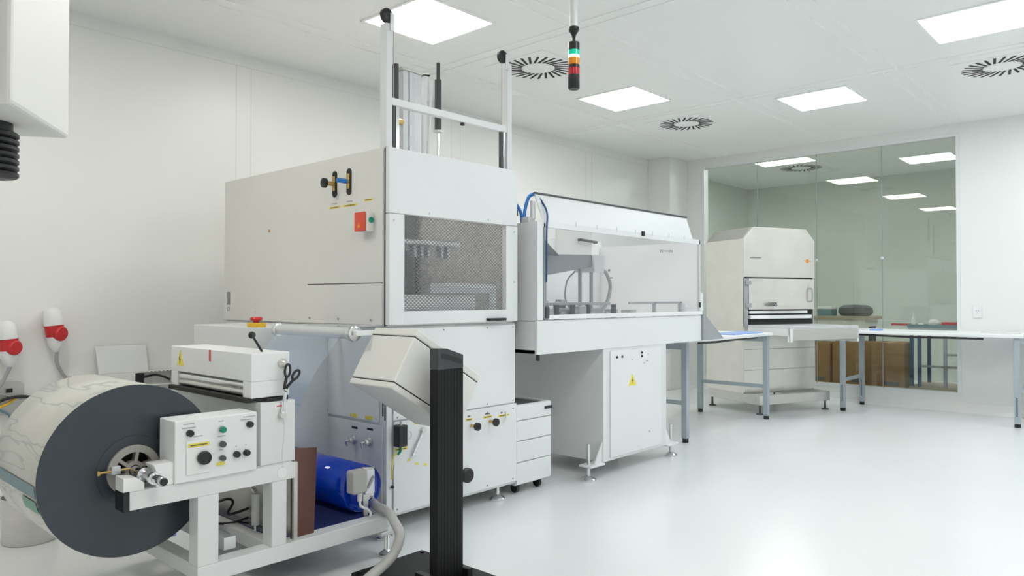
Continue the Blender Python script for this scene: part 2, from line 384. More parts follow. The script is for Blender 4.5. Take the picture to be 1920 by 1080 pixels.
# hollow upper housing
T = 1.975
hs = MB(); hs.box(X1 - .013, X1, Y1 + .013, Y2, 1.062, T)              # left skin
hs.box(X2 - .02, X2 + .002, Y1, Y2, 1.062, T).box(X1, X2 - .02, Y2 - .02, Y2, 1.062, T).box(X1, X2 - .02, Y1, Y2 - .02, 1.056, 1.075)
hs.box(X1, X2, 3.95, Y2, T - .015, T)
hs.build('housing', 'cream', fm, .002)
dr = MB(); D0, D1 = 2.33, 3.30; yf0, yf1 = Y1 - .03, Y1
wx0, wx1, wz0, wz1 = 2.428, 3.20, 1.135, 1.632
dr.box(D0, D1, yf0, yf1, 1.637, 1.972)
dd = MB(); dd.box(D0, wx0, yf0 - .002, yf1, 1.066, 1.634).box(wx1, D1, yf0 - .002, yf1, 1.066, 1.634).box(wx0, wx1, yf0 - .002, yf1, 1.066, wz0)
dr.build('front_panel', 'white2', fm, .002)
door = dd.build('front_door', 'white2', fm, .0015)
B(3.03, 3.175, yf0 - .03, yf0 - .002, 1.072, 1.088).build('door_handle', 'black', door, .004)
m = MB()
for x, z in ((2.36, 1.60), (3.27, 1.60), (3.27, 1.30), (2.60, 1.655), (3.05, 1.655), (3.185, 1.605)): m.lathe((x, yf0 - .002, z), (0, -1, 0), [(.006, 0), (.005, .004)], 10)
m.each('bolt', 'alu', door, bevel=0)
# expanded metal screen: zig-zag strands make the diamond openings
sc_ = MB(); px, pz, t_ = .0125, .0095, .0036; yy = Y1 - .010
nx = int((wx1 - wx0) / px); nz = int((wz1 - wz0) / pz)
for j in range(nz + 1):
    zc = wz0 + j * pz
    for i in range(nx):
        xa = wx0 + i * px; xb = xa + px
        sg = 1 if (i + j) % 2 == 0 else -1
        za = zc - sg * pz / 2 * .8; zb = zc + sg * pz / 2 * .8
        za = min(max(za, wz0), wz1); zb = min(max(zb, wz0), wz1)
        sc_._add([(xa, yy, za - t_ / 2), (xb, yy, zb - t_ / 2), (xb, yy, zb + t_ / 2), (xa, yy, za + t_ / 2)], [(0, 1, 2, 3)])
so = sc_.build('perforated_screen', 'meshgrey', fm, bevel=0)
sm = so.modifiers.new('solid', 'SOLIDIFY'); sm.thickness = .0012
# inside the housing, behind the screen
B(2.40, 2.95, 3.10, 3.75, 1.50, 1.522).build('upper_platen', 'inner', fm, .002)
m = MB()
for k in (0, 1, 2, 4, 5, 6, 8, 9): m.prism([(2.44 + k * .05, 1.50), (2.47 + k * .05, 1.50), (2.462 + k * .05, 1.43), (2.45 + k * .05, 1.43)], 'y', 3.15, 3.19)
m.each('clamp_finger', 'white', fm, bevel=.002)
B(2.40, 3.03, 3.06, 3.80, 1.09, 1.222).build('lower_platen', 'inner', fm, .003)
B(2.66, 3.18, 3.03, 3.055, 1.232, 1.285).build('cross_bracket', 'white2', fm, .002)
B(3.12, 3.18, 3.03, 3.055, 1.08, 1.232).build('side_bracket', 'white2', fm, .002)
B(2.38, 3.24, 3.85, 3.95, 1.10, 1.9).build('inner_wall', 'smoke', fm, .002)
B(2.40, 2.70, 3.3, 3.8, 1.28, 1.42).build('heater_block', 'smoke', fm, .003)
# side hatch and its fittings
ht = B(X1 - .020, X1 - .013, 3.012, 3.70, 1.065, 1.278).build('hatch', 'cream', fm, .001)
m = MB()
for y in (3.10, 3.39, 3.67): m.lathe((X1 - .020, y, 1.09), (-1, 0, 0), [(.007, 0), (.007, .004)], 12)
m.each('bolt', 'grey', ht, bevel=0)
B(X1 - .0145, X1 - .012, 3.012, 3.705, 1.278, 1.283).build('hatch_gap', 'gap', fm, 0)
B(X1 - .002, X1 + .006, Y1 - .002, Y1 + .014, 1.058, T - .005).build('corner_gap', 'gap', fm, 0)
def oval(y, z):
    pts = []
    for i in range(24):
        a = 2 * math.pi * i / 24; pts.append((y + .022 * math.cos(a), z + (.05 if math.sin(a) > 0 else -.05) + .022 * math.sin(a)))
    return pts
for y, hm, r in ((3.437, 'brass', 1), (3.303, 'blue', 0)):
    f = MB().prism(oval(y, 1.828), 'x', X1 - .016, X1 - .012).build('valve_slot', 'gap', fm, 0)
    v = MB().cyl((X1 - .015, y, 1.828), (X1 - .07, y, 1.828), .012).cyl((X1 - .018, y, 1.79), (X1 - .018, y, 1.87), .009)
    v.build('valve', 'brass', f, 0, True)
    if r: MB().lathe((X1 - .07, y, 1.828), (-1, 0, 0), [(.014, 0), (.027, .003), (.027, .018), (.012, .02)]).build('valve_knob', 'black', f, 0, True)
    else: MB().cyl((X1 - .03, y, 1.828), (X1 - .09, y, 1.828), .013).build('valve_lever', 'blue', f, .003, True)
def lab(y, z, w, h, parent=fm, x=X1 - .0135, nm='yellow_label', mm='label'):
    return B(x - .001, x, y - w / 2, y + w / 2, z - h / 2, z + h / 2).build(nm, mm, parent, 0)
for y, w_ in ((3.44, .10), (3.295, .13), (3.13, .075)):
    l = lab(y, 1.715 if y < 3.2 else 1.70, w_, .012)
    B(X1 - .0155, X1 - .0145, y - w_ * .35, y + w_ * .35, (1.715 if y < 3.2 else 1.70) - .002, (1.715 if y < 3.2 else 1.70) + .002).build('print', 'ink', l, 0)
    if y > 3.2: lab(y + .005, 1.722, .05, .006, nm='grey_marking', mm='cable')
sw = B(X1 - .053, X1 - .013, 3.085, 3.165, 1.545, 1.645).build('switch_box', 'cream', fm, .004)
B(X1 - .066, X1 - .053, 3.10, 3.185, 1.548, 1.648).build('switch_lid', 'redor', sw, .004)
MB().lathe((X1 - .033, 3.085, 1.605), (0, -1, 0), [(.015, 0), (.015, .006)]).build('green_button', 'green', sw, 0, True)
MB().prism([(3.125, 1.566), (3.155, 1.566), (3.14, 1.592)], 'x', X1 - .068, X1 - .066).build('warning_mark', 'amber', sw, 0)
m = MB()
for k in range(4): m.box(X1 - .0145, X1 - .0135, 4.628 + k * .012, 4.633 + k * .012, 1.16, 1.245)
m.build('rating_marks', 'ink', fm, 0)
text('ce_mark', 'CE', .035, (X1 - .0137, 4.67, 1.12), (0, -1, 0), (0, 0, 1), 'ink', fm)
m = MB()
for y, z in ((4.66, 1.93), (4.08, 1.80), (4.66, 1.42), (4.07, 1.37), (4.30, 1.12), (4.07, 1.12), (4.30, 1.17), (4.07, 1.17)): m.lathe((X1 - .013, y, z), (-1, 0, 0), [(.005, 0), (.004, .002)], 8)
m.each('bolt', 'steel', fm, bevel=0)
MB().lathe((X1 - .013, 4.13, 1.615), (-1, 0, 0), [(.01, 0), (.008, .006)], 10).build('brass_plug', 'brass', fm, 0)
# gantry on the roof
post = []
for x0, x1 in ((2.333, 2.373), (3.245, 3.285)):
    p = B(x0, x1, 3.0, 3.052, T, 2.615).build('gantry_post', 'white', fm, .003)
    xm = x0 if x0 < 3 else x0 - .012
    b_ = B(2.353 if x0 < 3 else 3.222, 2.378 if x0 < 3 else 3.248, 2.99, 3.0, 2.575, 2.668).build('wheel_bracket', 'alu', p, .002)
    xc = 2.347 if x0 < 3 else 3.217
    MB().lathe((xc, 3.001, 2.655), (0, 1, 0), [(.0, 0), (.03, .0), (.038, .006), (.038, .024), (.03, .03), (0, .03)], 28, cap=False).build('pulley_wheel', 'black', p, 0, True)
    xr = x1 + .022 if x0 < 3 else x0 - .03
    Cy((xr, 3.02, T - .15), (xr, 3.02, 2.66), .0022, seg=8).build('cable', 'cable', p, 0)
B(2.373, 3.245, 3.004, 3.04, 2.20, 2.238).build('crossbar', 'white2', fm, .003)
MB().cyl((2.89, 3.02, 2.185), (2.89, 3.02, 2.20), .012).build('stop_buffer', 'black', fm, 0)
for xa, xb in ((2.385, 2.425), (3.20, 3.24)):
    B(xa, xa + .016, 3.01, 3.03, T - .2, 2.20).build('guide_rail', 'dgrey', fm, .001)
    B(xa + .02, xb, 3.01, 3.03, T - .2, 2.20).build('guide_rail', 'chrome', fm, .001)
B(2.395, 2.407, 3.03, 3.04, 2.24, 2.42).build('scale_strip', 'dgrey', fm, .001)
Cy((2.715, 3.4, 1.9), (2.715, 3.4, 2.575), .016).build('guide_rod', 'dgrey', fm, 0, True)
Cy((2.47, 3.04, 2.13), (2.40, 3.04, 2.13), .016).build('air_fitting', 'brass', fm, .002)
m = MB()
for k, (xx, rr) in enumerate(((2.79, .022), (2.84, .02), (2.885, .026))): m.box(xx - rr, xx + rr, 3.40, 3.44 + .01 * k, 1.9, 2.555)
cyl_ = m.build('air_cylinder', 'alu', fm, .004)
m = MB().cyl((2.93, 3.42, 1.9), (2.955, 3.42, 2.56), .018).cyl((2.95, 3.40, 1.9), (2.99, 3.40, 2.54), .010)
m.build('air_cylinder', 'plastic', fm, 0, True)
B(2.76, 2.92, 3.395, 3.45, 2.555, 2.575).build('end_cap', 'steel', cyl_, .002)
Cy((2.86, 3.42, 2.55), (2.99, 3.42, 2.575), .008).build('elbow_fitting', 'black', cyl_, .001)
Cy((3.045, 3.4, 1.9), (3.045, 3.4, 2.25), .008).build('spindle', 'chrome', fm, 0, True)
Cy((3.045, 3.4, 2.24), (3.045, 3.4, 2.555), .021).build('bellows', 'dgrey', fm, .002, True)
Cy((3.045, 3.4, 2.555), (3.045, 3.4, 2.66), .011).build('spindle_tip', 'dgrey', fm, 0, True)
Cy((3.045, 3.4, 2.228), (3.045, 3.4, 2.240), .03).build('flange', 'alu', fm, 0, True)
# front fittings
fy = Y1 - .012
fb = B(2.372, 2.428, fy - .05, fy, .445, .555).build('air_filter', 'black', fm, .005)
Cy((2.40, fy - .03, .555), (2.40, fy - .03, .575), .007).build('filter_port', 'steel', fb, 0)
MB().lathe((2.455, fy - .001, .495), (0, -1, 0), [(.022, 0), (.022, .025), (.018, .025), (.018, .022), (0, .022)], 24, cap=False).build('pressure_gauge', 'alu', fm, .001, True)
MB().tube([(2.40, fy - .025, .445), (2.398, fy - .025, .42), (2.385, fy - .02, .405)], .007).build('green_fitting', 'green', fm, 0, True)
MB().tube([(2.385, fy - .02, .41), (2.365, fy - .015, .40), (2.357, fy - .012, .34), (2.354, fy - .012, .285)], .004).build('yellow_hose', 'label', fm, 0, True)
def flab(x, z, w_, h_=.013, tilt=0): return MB().box(x - w_ / 2, x + w_ / 2, fy - .001, fy, z - h_ / 2, z + h_ / 2).build('yellow_label', 'label', fm, 0)
for x, z, w_ in ((2.575, .545, .13), (2.425, .425, .085), (2.912, .518, .05), (3.062, .515, .07), (3.20, .508, .10), (2.475, .36, .02), (2.53, .333, .02), (2.59, .318, .02)):
    l = flab(x, z, w_)
    if w_ > .03: B(x - w_ * .38, x + w_ * .38, fy - .0018, fy - .001, z - .0022, z + .0022).build('print', 'ink', l, 0)
m = MB()
for x, z, w_ in ((2.585, .560, .06), (2.912, .536, .02), (3.062, .533, .04), (3.18, .526, .015)): m.box(x - w_ / 2, x + w_ / 2, fy - .001, fy, z - .004, z + .004)
m.each('black_marking', 'ink', fm, bevel=0)
MB().bar((2.567, fy - .012, .50), (2.49, fy - .012, .375), .016, .010, (0, 1, 0)).build('selector_lever', 'chrome', fm, .003)
Cy((2.567, fy, .505), (2.567, fy - .02, .505), .014).build('lever_pivot', 'steel', fm, .002)
for x, z in ((2.93, .481), (3.081, .487)):
    k = Cy((x, fy, z), (x, fy - .045, z), .009).build('knob_stem', 'brass', fm, 0, True)
    MB().lathe((x, fy - .04, z), (0, -1, 0), [(.016, 0), (.023, .003), (.023, .018), (.018, .021), (.007, .021), (.007, .024)], 24).build('valve_knob', 'black', k, 0, True)
k = Cy((2.842, fy, .226), (2.842, fy - .05, .226), .014).build('knob_stem', 'brass', fm, 0, True)
MB().lathe((2.842, fy - .045, .226), (0, -1, 0), [(.03, 0), (.041, .004), (.041, .024), (.035, .03), (.01, .03)], 28).build('hand_wheel', 'black', k, 0, True)
MB().tube([(3.205, fy - .01, .53), (3.20, fy - .02, .50), (3.175, fy - .02, .47)], .005).build('small_tap', 'steel', fm, 0, True)
Cy((2.365, fy - .01, .242), (2.365, fy, .242), .008).build('black_stud', 'black', fm, 0)
# left side ports and connector
for y, z in ((3.25, .455), (3.115, .462)):
    p = MB().lathe((X1 - .008, y, z), (-1, 0, 0), [(.024, 0), (.024, .012), (.016, .018), (.016, .034), (.012, .04)], 20).build('coupling', 'steel', fm, 0, True)
    MB().tube([(X1 - .04, y, z), (X1 - .058, y + .01, z - .004), (X1 - .05, y + .012, z - .03)], .006).build('coupling_lever', 'steel', p, 0, True)
    lab(y + .005, z + .062, .05, .012, x=X1 - .008, nm='black_label', mm='black')
    lab(y + .01, .583, .06, .02, x=X1 - .0125)
# feet
def foot(x, y, ztop, parent, r=.045, top=None):
    f = MB().lathe((x, y, 0), (0, 0, 1), [(r, 0), (r, .012), (r * .8, .02), (r * .4, .03), (.012, .034), (.012, ztop)], 28).build('levelling_foot', 'chrome', parent, 0, True)
    return f
for x, y in ((2.30, 2.97), (3.2, 3.04), (2.45, 4.6), (3.2, 4.6)): foot(x, y, .10, fm)
B(2.24, 2.36, 2.93, 3.05, .075, .095).build('foot_bracket', 'white', fm, .003)

# ------------------------------------------------------------------ mobile drawer cabinet beside it
dc = thing('drawer_cabinet', 'white three-drawer pedestal on castors between the two machines', 'cabinet', (3.5, 3.3, 0))
m = MB().box(3.335, 3.668, 3.02, 3.60, .058, .53).box(3.335, 3.668, 3.02, 3.035, .53, .548).box(3.335, 3.35, 3.035, 3.6, .53, .548).box(3.653, 3.668, 3.035, 3.6, .53, .548).box(3.35, 3.653, 3.585, 3.6, .53, .548)
m.build('body', 'white', dc, .003)
B(3.35, 3.653, 3.035, 3.585, .531, .536).build('top_mat', 'dgrey', dc, 0)
for z0, z1 in ((.065, .195), (.20, .325), (.33, .45)):
    d = B(3.338, 3.666, 3.008, 3.02, z0, z1).build('drawer', 'white2', dc, .003)
B(3.338, 3.666, 3.008, 3.02, .455, .545).build('top_drawer', 'white2', dc, .003)
B(3.60, 3.672, 3.0, 3.008, .500, .518).build('drawer_lock', 'black', dc, .002)
for x, y in ((3.39, 3.07), (3.60, 3.07), (3.39, 3.54), (3.60, 3.54)):
    MB().lathe((x - .015, y, .029), (1, 0, 0), [(.012, 0), (.028, .004), (.028, .026), (.012, .03)], 20).build('castor', 'black', dc, 0, True)

# ------------------------------------------------------------------ conveyor machine with acrylic window
cm = thing('conveyor_machine', 'white conveyor unit with long clear front window on a pedestal base', 'machine', (4.5, 3.35, 0))
a0, a1, b0, b1 = 3.37, 5.40, 2.87, 3.87
B(a0, a0 + .02, b0 + .02, b1, .865, 1.665).build('side_panel', 'white', cm, .002)
B(a0 - .003, a0, b0 + .02, b1, 1.062, 1.066).build('panel_joint', 'grey', cm, 0)
B(a0, a1, b0, b0 + .02, .862, 1.068).build('front_panel', 'white2', cm, .003)
B(a0, 3.425, b0, b0 + .02, 1.07, 1.668).build('front_stile', 'white2', cm, .002)
B(a0, a1, b0 + .02, b1, .865, .89).build('bottom_tray', 'white', cm, .002)
B(a0 + .02, a1, b0 + .02, b1 - .1, 1.03, 1.05).build('deck', 'white2', cm, .002)
B(a0, a1, b1 - .02, b1, .89, 1.70).build('back_panel', 'inner', cm, .002)
B(a1 - .02, a1, b0 + .02, b1 - .02, .89, 1.655).build('end_panel', 'inner', cm, .002)
wf_ = MB(); wf_.box(3.425, a1, b0, b0 + .018, 1.635, 1.672)
wf_.build('top_rail', 'white2', cm, .002)
B(3.46, a1, b0 - .012, b0 + .018, 1.072, 1.10).build('bottom_rail', 'plastic', cm, .003)
B(5.372, a1 - .008, b0, b0 + .018, 1.10, 1.67).build('window_post', 'alu', cm, .002)
B(3.43, 3.445, b0, b0 + .018, 1.08, 1.66).build('window_post', 'grey', cm, .001)
B(3.445, 5.372, b0 + .004, b0 + .010, 1.10, 1.635).build('clear_window', 'acryl', cm, 0)
B(4.52, 4.55, b0 - .012, b0, 1.65, 1.685).build('window_latch', 'black', cm, .002)
B(5.36, 5.385, b0 - .01, b0, 1.13, 1.17).build('window_catch', 'black', cm, .002)
B(3.44, 3.47, b0 - .012, b0, 1.08, 1.15).build('window_hinge', 'dgrey', cm, .002)
B(5.14, 5.24, b0 + .0, b0 + .0035, 1.135, 1.16).build('small_plate', 'alu', cm, .001)
# sloping hood
hd = MB(); HY = 2.94
v = [(3.43, b0 + .002, 1.672), (5.27, b0 + .002, 1.672), (5.29, HY, 1.845), (3.43, HY, 1.845)]
hd._add(v + [(x, y + .01, z) for x, y, z in v], [(0, 1, 2, 3), (7, 6, 5, 4), (0, 4, 5, 1), (1, 5, 6, 2), (2, 6, 7, 3), (3, 7, 4, 0)])
hood = hd.build('hood', 'white2', cm, .001)
B(3.425, 5.295, HY - .006, HY + .012, 1.845, 1.856).build('hood_edge', 'dgrey', hood, .001)
m = MB()
for k in range(7): m.box(3.75 + k * .23, 3.753 + k * .23, b0 - .002, b0 + .001, 1.66, 1.69)
m.build('hood_joints', 'alu', hood, 0)
# machinery inside
MB().prism([(3.55, 1.40), (4.0, 1.37), (4.48, 1.44), (4.48, 1.53), (3.55, 1.50)], 'y', 3.28, 3.44).build('gantry_beam', 'grey', cm, .004)
MB().prism([(3.56, 1.50), (4.02, 1.50), (3.80, 1.64)], 'y', 3.22, 3.26).build('gusset_plate', 'smoke', cm, .002)
for x in (3.95, 4.36, 4.5): Cy((x, 3.3, 1.05), (x, 3.3, 1.42), .014).build('support_column', 'grey', cm, 0, True)
B(4.48, 4.60, 3.25, 3.45, 1.40, 1.53).build('motor_head', 'white', cm, .006)
MB().tube([(4.58, 3.28, 1.42), (4.66, 3.28, 1.40), (4.72, 3.28, 1.30), (4.68, 3.28, 1.18), (4.60, 3.28, 1.10)], .014).build('cable_hose', 'grey', cm, 0, True)
MB().tube([(4.36, 3.35, 1.40), (4.27, 3.35, 1.33), (4.25, 3.35, 1.2), (4.33, 3.35, 1.1)], .006).build('air_hose', 'cable', cm, 0, True)
B(3.50, 4.30, 3.05, 3.40, 1.05, 1.13).build('gripper_bed', 'grey', cm, .006)
m = MB()
for x, y, z, s_ in ((3.62, 3.0, 1.10, .07), (3.78, 3.02, 1.09, .05), (3.95, 3.0, 1.11, .08), (4.12, 3.04, 1.08, .06), (4.4, 3.05, 1.09, .07), (4.55, 3.0, 1.08, .08), (3.7, 3.1, 1.16, .05), (3.88, 3.1, 1.17, .05)):
    m.box(x - s_ / 2, x + s_ / 2, y - s_ / 2, y + s_ / 2, z - s_ * .7, z + s_ * .5).cyl((x - s_, y, z), (x + s_, y, z), s_ * .25)
m.build('gripper_unit', 'cable', cm, .003)
m = MB()
for x in (3.66, 3.83, 4.0, 4.30): m.cyl((x, 2.96, 1.06), (x, 2.96, 1.16), .018)
m.each('gripper', 'dgrey', cm, bevel=.002, smooth=True)
B(3.5, 4.35, 3.02, 3.06, 1.155, 1.175).build('guide_bar', 'grey', cm, .002)
m = MB().box(4.6, 5.36, 3.02, 3.036, 1.160, 1.176)
for x in (4.95, 5.34): m.box(x - .012, x + .012, 3.02, 3.04, 1.05, 1.176)
m.build('side_guide', 'grey', cm, .002)
B(4.30, 4.55, 3.80, 3.83, 1.3, 1.58).build('control_flap', 'white2', cm, .003)
B(4.75, 5.22, 3.82, 3.85, 1.47, 1.80).build('rear_cover', 'cream', cm, .003)
MB().tube([(5.0, 3.80, 1.70), (5.0, 3.77, 1.70), (5.22, 3.77, 1.69), (5.22, 3.80, 1.69)], .012, smooth=1).build('grab_handle', 'dgrey', cm, 0, True)
m = MB(); m.box(a1 - .0215, a1 - .02, 3.74, 3.76, 1.44, 1.46).box(a1 - .0215, a1 - .02, 3.71, 3.78, 1.38, 1.388)
m.build('door_marks', 'ink', cm, 0)
m = MB()
for k, hh in enumerate((.012, .012, .006, .007, .007, .010, .010)): m.box(a1 - .0212, a1 - .02, 3.235 - k * .018 - .012, 3.235 - k * .018, 1.598 - hh - k * .001, 1.598 + hh - k * .001)
m.build('maker_lettering', 'cable', cm, 0)
# hoses at top left
MB().box(a0 + .0, a0 + .06, 2.94, 3.0, 1.665, 1.70).build('valve_block', 'alu', cm, .003)
MB().tube([(3.40, 3.02, 1.67), (3.395, 3.03, 1.74), (3.36, 3.05, 1.80), (3.345, 3.06, 1.815)], .010).build('air_hose', 'blue', cm, 0, True)
MB().tube([(3.40, 3.0, 1.67), (3.405, 3.0, 1.75), (3.43, 2.99, 1.83), (3.46, 2.965, 1.85)], .011).build('air_hose', 'blue', cm, 0, True)
MB().tube([(3.46, 2.96, 1.85), (3.47, 2.92, 1.80), (3.455, 2.865, 1.72), (3.44, 2.856, 1.60), (3.437, 2.856, 1.30)], .006).build('air_hose', 'bluem', cm, 0, True)
MB().cyl((3.42, 2.95, 1.69), (3.42, 2.95, 1.80), .016).build('regulator', 'alu', cm, 0, True)
MB().box(3.345, 3.375, 3.03, 3.06, 1.71, 1.75).build('hose_clip', 'black', cm, .002)
# pedestal base
pb = B(4.055, 4.865, 2.875, 3.84, .105, .865).build('pedestal', 'white', cm, .003)
pd = B(4.13, 4.78, 2.868, 2.875, .125, .845).build('pedestal_door', 'white2', cm, .002)
for x, z in ((4.205, .80), (4.267, .80), (4.517, .815), (4.517, .79)):
    MB().lathe((x, 2.868, z), (0, -1, 0), [(.009, 0), (.008, .006)], 12).build('black_button', 'black', pd, 0)
def warn(parent, poly, axis, a, b_, inner):
    w_ = MB().prism(poly, axis, a, b_).build('warning_sign', 'label', parent, 0)
    MB().prism(inner, axis, a - .001, a).build('bolt_symbol', 'ink', w_, 0)
warn(pd, [(4.345, .592), (4.445, .592), (4.395, .672)], 'y', 2.8665, 2.868, [(4.398, .65), (4.383, .622), (4.396, .622), (4.390, .600), (4.406, .630), (4.394, .630)])
m = MB(); m.box(4.57, 4.60, 2.867, 2.868, .748, .754).box(4.54, 4.56, 2.867, 2.868, .735, .741).lathe((4.60, 2.868, .80), (0, -1, 0), [(.004, 0), (.004, .002)], 8).lathe((4.395, 2.868, .77), (0, -1, 0), [(.005, 0), (.005, .002)], 8).lathe((4.62, 2.868, .24), (0, -1, 0), [(.007, 0), (.007, .002)], 8)
m.each('door_print', 'cable', pd, bevel=0)
for x, s_ in ((4.055, -1), (4.865, 1)):
    br = MB().prism([(x, .10), (x + s_ * .17, .10), (x + s_ * .17, .112), (x, .26)] if 0 else [(x, .10), (x + s_ * .085, .10), (x + s_ * .085, .11), (x, .24)], 'y', 2.885, 2.893).build('bracket_web', 'white2', cm, 0)
    B(min(x, x + s_ * .16), max(x, x + s_ * .16), 2.86, 2.96, .092, .105).build('foot_bracket', 'white2', cm, .003)
for x in (3.935, 4.985):
    foot(x, 2.91, .24, cm, .05)
    foot(x, 3.75, .12, cm, .05)
    B(x - .04, x + .11 if x < 4 else x + .04, 3.70, 3.80, .092, .105).build('foot_bracket', 'white2', cm, .003) if x < 4 else B(x - .13, x + .04, 3.70, 3.80, .092, .105).build('foot_bracket', 'white2', cm, .003)
Cy((3.39, 2.885, .825), (3.39, 2.885, .862), .012).build('rubber_stop', 'black', cm, 0)
MB().prism([(5.402, .866), (5.402, 1.075), (5.42, 1.075), (5.75, .872), (5.75, .866)], 'y', 2.85, 3.2).build('discharge_chute', 'grey', cm, .003)
B(5.402, 5.455, 2.88, 2.96, 1.10, 1.25).build('junction_box', 'white2', cm, .004)

# ------------------------------------------------------------------ workbenches
def bench(name, label, corners_x, corners_y, top, along, cable=None):
    x0, x1 = corners_x; y0, y1 = corners_y
    t = thing(name, label, 'table', ((x0 + x1) / 2, (y0 + y1) / 2, 0))
    tt = B(x0 - .03, x1 + .03, y0 - .03, y1 + .03, top - .03, top).build('tabletop', 'white2', t, .005)
    for x in (x0, x1 - .05):
        for y in (y0, y1 - .05):
            l = B(x, x + .05, y, y + .05, .035, top - .03).build('leg', 'legs', t, .004)
            B(x + .006, x + .044, y + .006, y + .044, .012, .30).build('leg_insert', 'legs', l, .002)
            Cy((x + .025, y + .025, 0), (x + .025, y + .025, .035), .026).build('foot_pad', 'black', l, .002, True)
            if along == 'y': B(x - .001, x, y + .02, y + .03, .10, .28).build('adjust_slot', 'dgrey', l, 0)
    if along == 'x':
        for x in (x0 + .01, x1 - .04): B(x, x + .03, y0 + .05, y1 - .05, .31, .345).build('crossbar', 'legs', t, .003); B(x, x + .03, y0 + .05, y1 - .05, top - .09, top - .03).build('end_rail', 'legs', t, .003)
    else:
        for y in (y0 + .01, y1 - .04): B(x0 + .05, x1 - .05, y, y + .03, .31, .345).build('crossbar', 'legs', t, .003); B(x0 + .05, x1 - .05, y, y + .03, top - .09, top - .03).build('end_rail', 'legs', t, .003)
    return t
t1 = bench('workbench', 'white-topped workbench with grey legs at the conveyor outlet', (5.50, 7.16), (3.06, 3.83), .862, 'x')
MB().tube([(5.75, 3.08, .822), (6.1, 3.07, .815), (6.5, 3.08, .822), (6.9, 3.075, .82)], .010).build('cable_run', 'black', t1, 0)
t2 = bench('workbench', 'white-topped workbench standing along the window wall at right', (8.22, 8.90), (1.13, 2.74), .862, 'y')
MB().tube([(8.235, 2.55, .822), (8.225, 2.1, .812), (8.23, 1.7, .815), (8.235, 1.42, .815)], .010).build('cable_run', 'black', t2, 0)
tag(B(6.42, 7.02, 3.07, 3.30, .862, .874).build('blue_sheet_stack', 'bluel', bevel=.001), 'flat pale blue sheet stack on the bench at the conveyor outlet', 'sheets')
tag(B(8.30, 8.42, 2.36, 2.46, .862, .880).build('blue_notepad', 'bluel', bevel=.002), 'small blue pad on the left end of the window bench', 'pad')
tag(B(8.55, 8.80, 1.18, 1.50, .862, .872).build('cream_tray', 'cream', bevel=.003), 'flat cream tray lying on the right end of the window bench', 'tray')
ud = B(5.60, 6.0, 3.50, 3.72, .70, .832).build('under_drawer', 'white2', t1, .005)
B(5.594, 5.60, 3.50, 3.72, .705, .79).build('drawer_front', 'white2', ud, .002)

# ------------------------------------------------------------------ stainless cabinet by the window (local frame: x right, y away)
TH = math.radians(-23.5); bx, by = 7.305, 3.242
cb = thing('sealing_cabinet', 'chamfered stainless steel cabinet with hinged door before the window', 'cabinet', (bx, by, 0), TH)
W_, d0, d1 = 1.0, .2, .82
MB().prism([(0, .20), (W_, .20), (W_, 1.835), (W_ - .13, 1.965), (.13, 1.965), (0, 1.835)], 'y', d0 + .02, d1).build('body', 'steelw', cb, .003)
MB().prism([(0, 1.43), (W_, 1.43), (W_, 1.835), (W_ - .13, 1.965), (.13, 1.965), (0, 1.835)], 'y', d0, d0 + .02).build('upper_front', 'steelw', cb, .003)
B(0.0, W_, d0, d0 + .02, .21, .90).build('lower_front', 'steelw', cb, .003)
B(.02, W_ - .02, d0 + .012, d0 + .02, .90, 1.43).build('opening', 'gap', cb, 0)
dcb = B(.045, W_ - .03, d0 - .02, d0 + .005, 1.085, 1.415).build('door', 'steelw', cb, .004)
MB().tube([(.90, d0 - .02, 1.17), (.90, d0 - .055, 1.18), (.90, d0 - .055, 1.30), (.90, d0 - .02, 1.31)], .009, smooth=3).build('door_handle', 'grey', dcb, 0, True)
for z in (1.13, 1.37): B(.0, .075, d0 - .028, d0 - .018, z - .02, z + .02).build('hinge', 'grey', dcb, .002)
B(.33, .72, d0 - .10, d0 - .02, 1.125, 1.14).build('door_ledge', 'steelw', dcb, .002)
MB().prism([(.30, 1.12), (.36, 1.12), (.35, 1.16)], 'y', d0 - .10, d0 - .02).build('ledge_end', 'dgrey', dcb, 0)
B(.06, .88, d0 - .01, d0 + .03, 1.04, 1.07).build('rail', 'plastic', cb, .003)
B(.06, .92, d0 - .03, d0 + .01, .985, 1.025).build('rail', 'plastic', cb, .003)
B(.0, .04, d0 - .012, d0 + .01, .90, 1.415).build('hinge_strip', 'grey', cb, .002)
m = MB()
for k in range(9): m.box(.08 + k * .017, .092 + k * .017, d0 - .001, d0, 1.63, 1.642)
m.build('maker_lettering', 'ink', cb, 0)
MB().lathe((.89, d0, 1.615), (0, -1, 0), [(.022, 0), (.022, .003)], 20).build('round_badge', 'amber', cb, 0)
MB().box(.83, .95, d0 - .002, d0, 1.612, 1.618).build('badge_bar', 'brass', cb, 0)
for z in (.66, .44): B(0.0, W_, d0 - .002, d0, z, z + .006).build('panel_seam', 'grey', cb, 0)
bf = MB().box(.02, W_, .0, .05, .10, .20).box(.02, .07, .05, .8, .10, .20).box(W_ - .05, W_, .05, .8, .10, .20).box(.07, W_ - .05, .75, .8, .1, .2)
bf.build('base_frame', 'steel', cb, .004)
for x, y in ((.05, .03), (.96, .03), (.05, .78), (.96, .78)):
    MB().lathe((x, y, 0), (0, 0, 1), [(.04, 0), (.035, .012), (.012, .018), (.010, .10)], 20).build('levelling_foot', 'dgrey', cb, 0, True)
sh = thing('outfeed_shelf', 'stainless pull-out work shelf in front of the steel cabinet door', 'shelf', (bx, by, 0), TH)
B(.02, .95, -.42, d0 - .03, .90, .925).build('shelf_top', 'alu', sh, .003)
B(.02, .95, -.42, -.405, .79, .90).build('front_apron', 'steel', sh, .003)
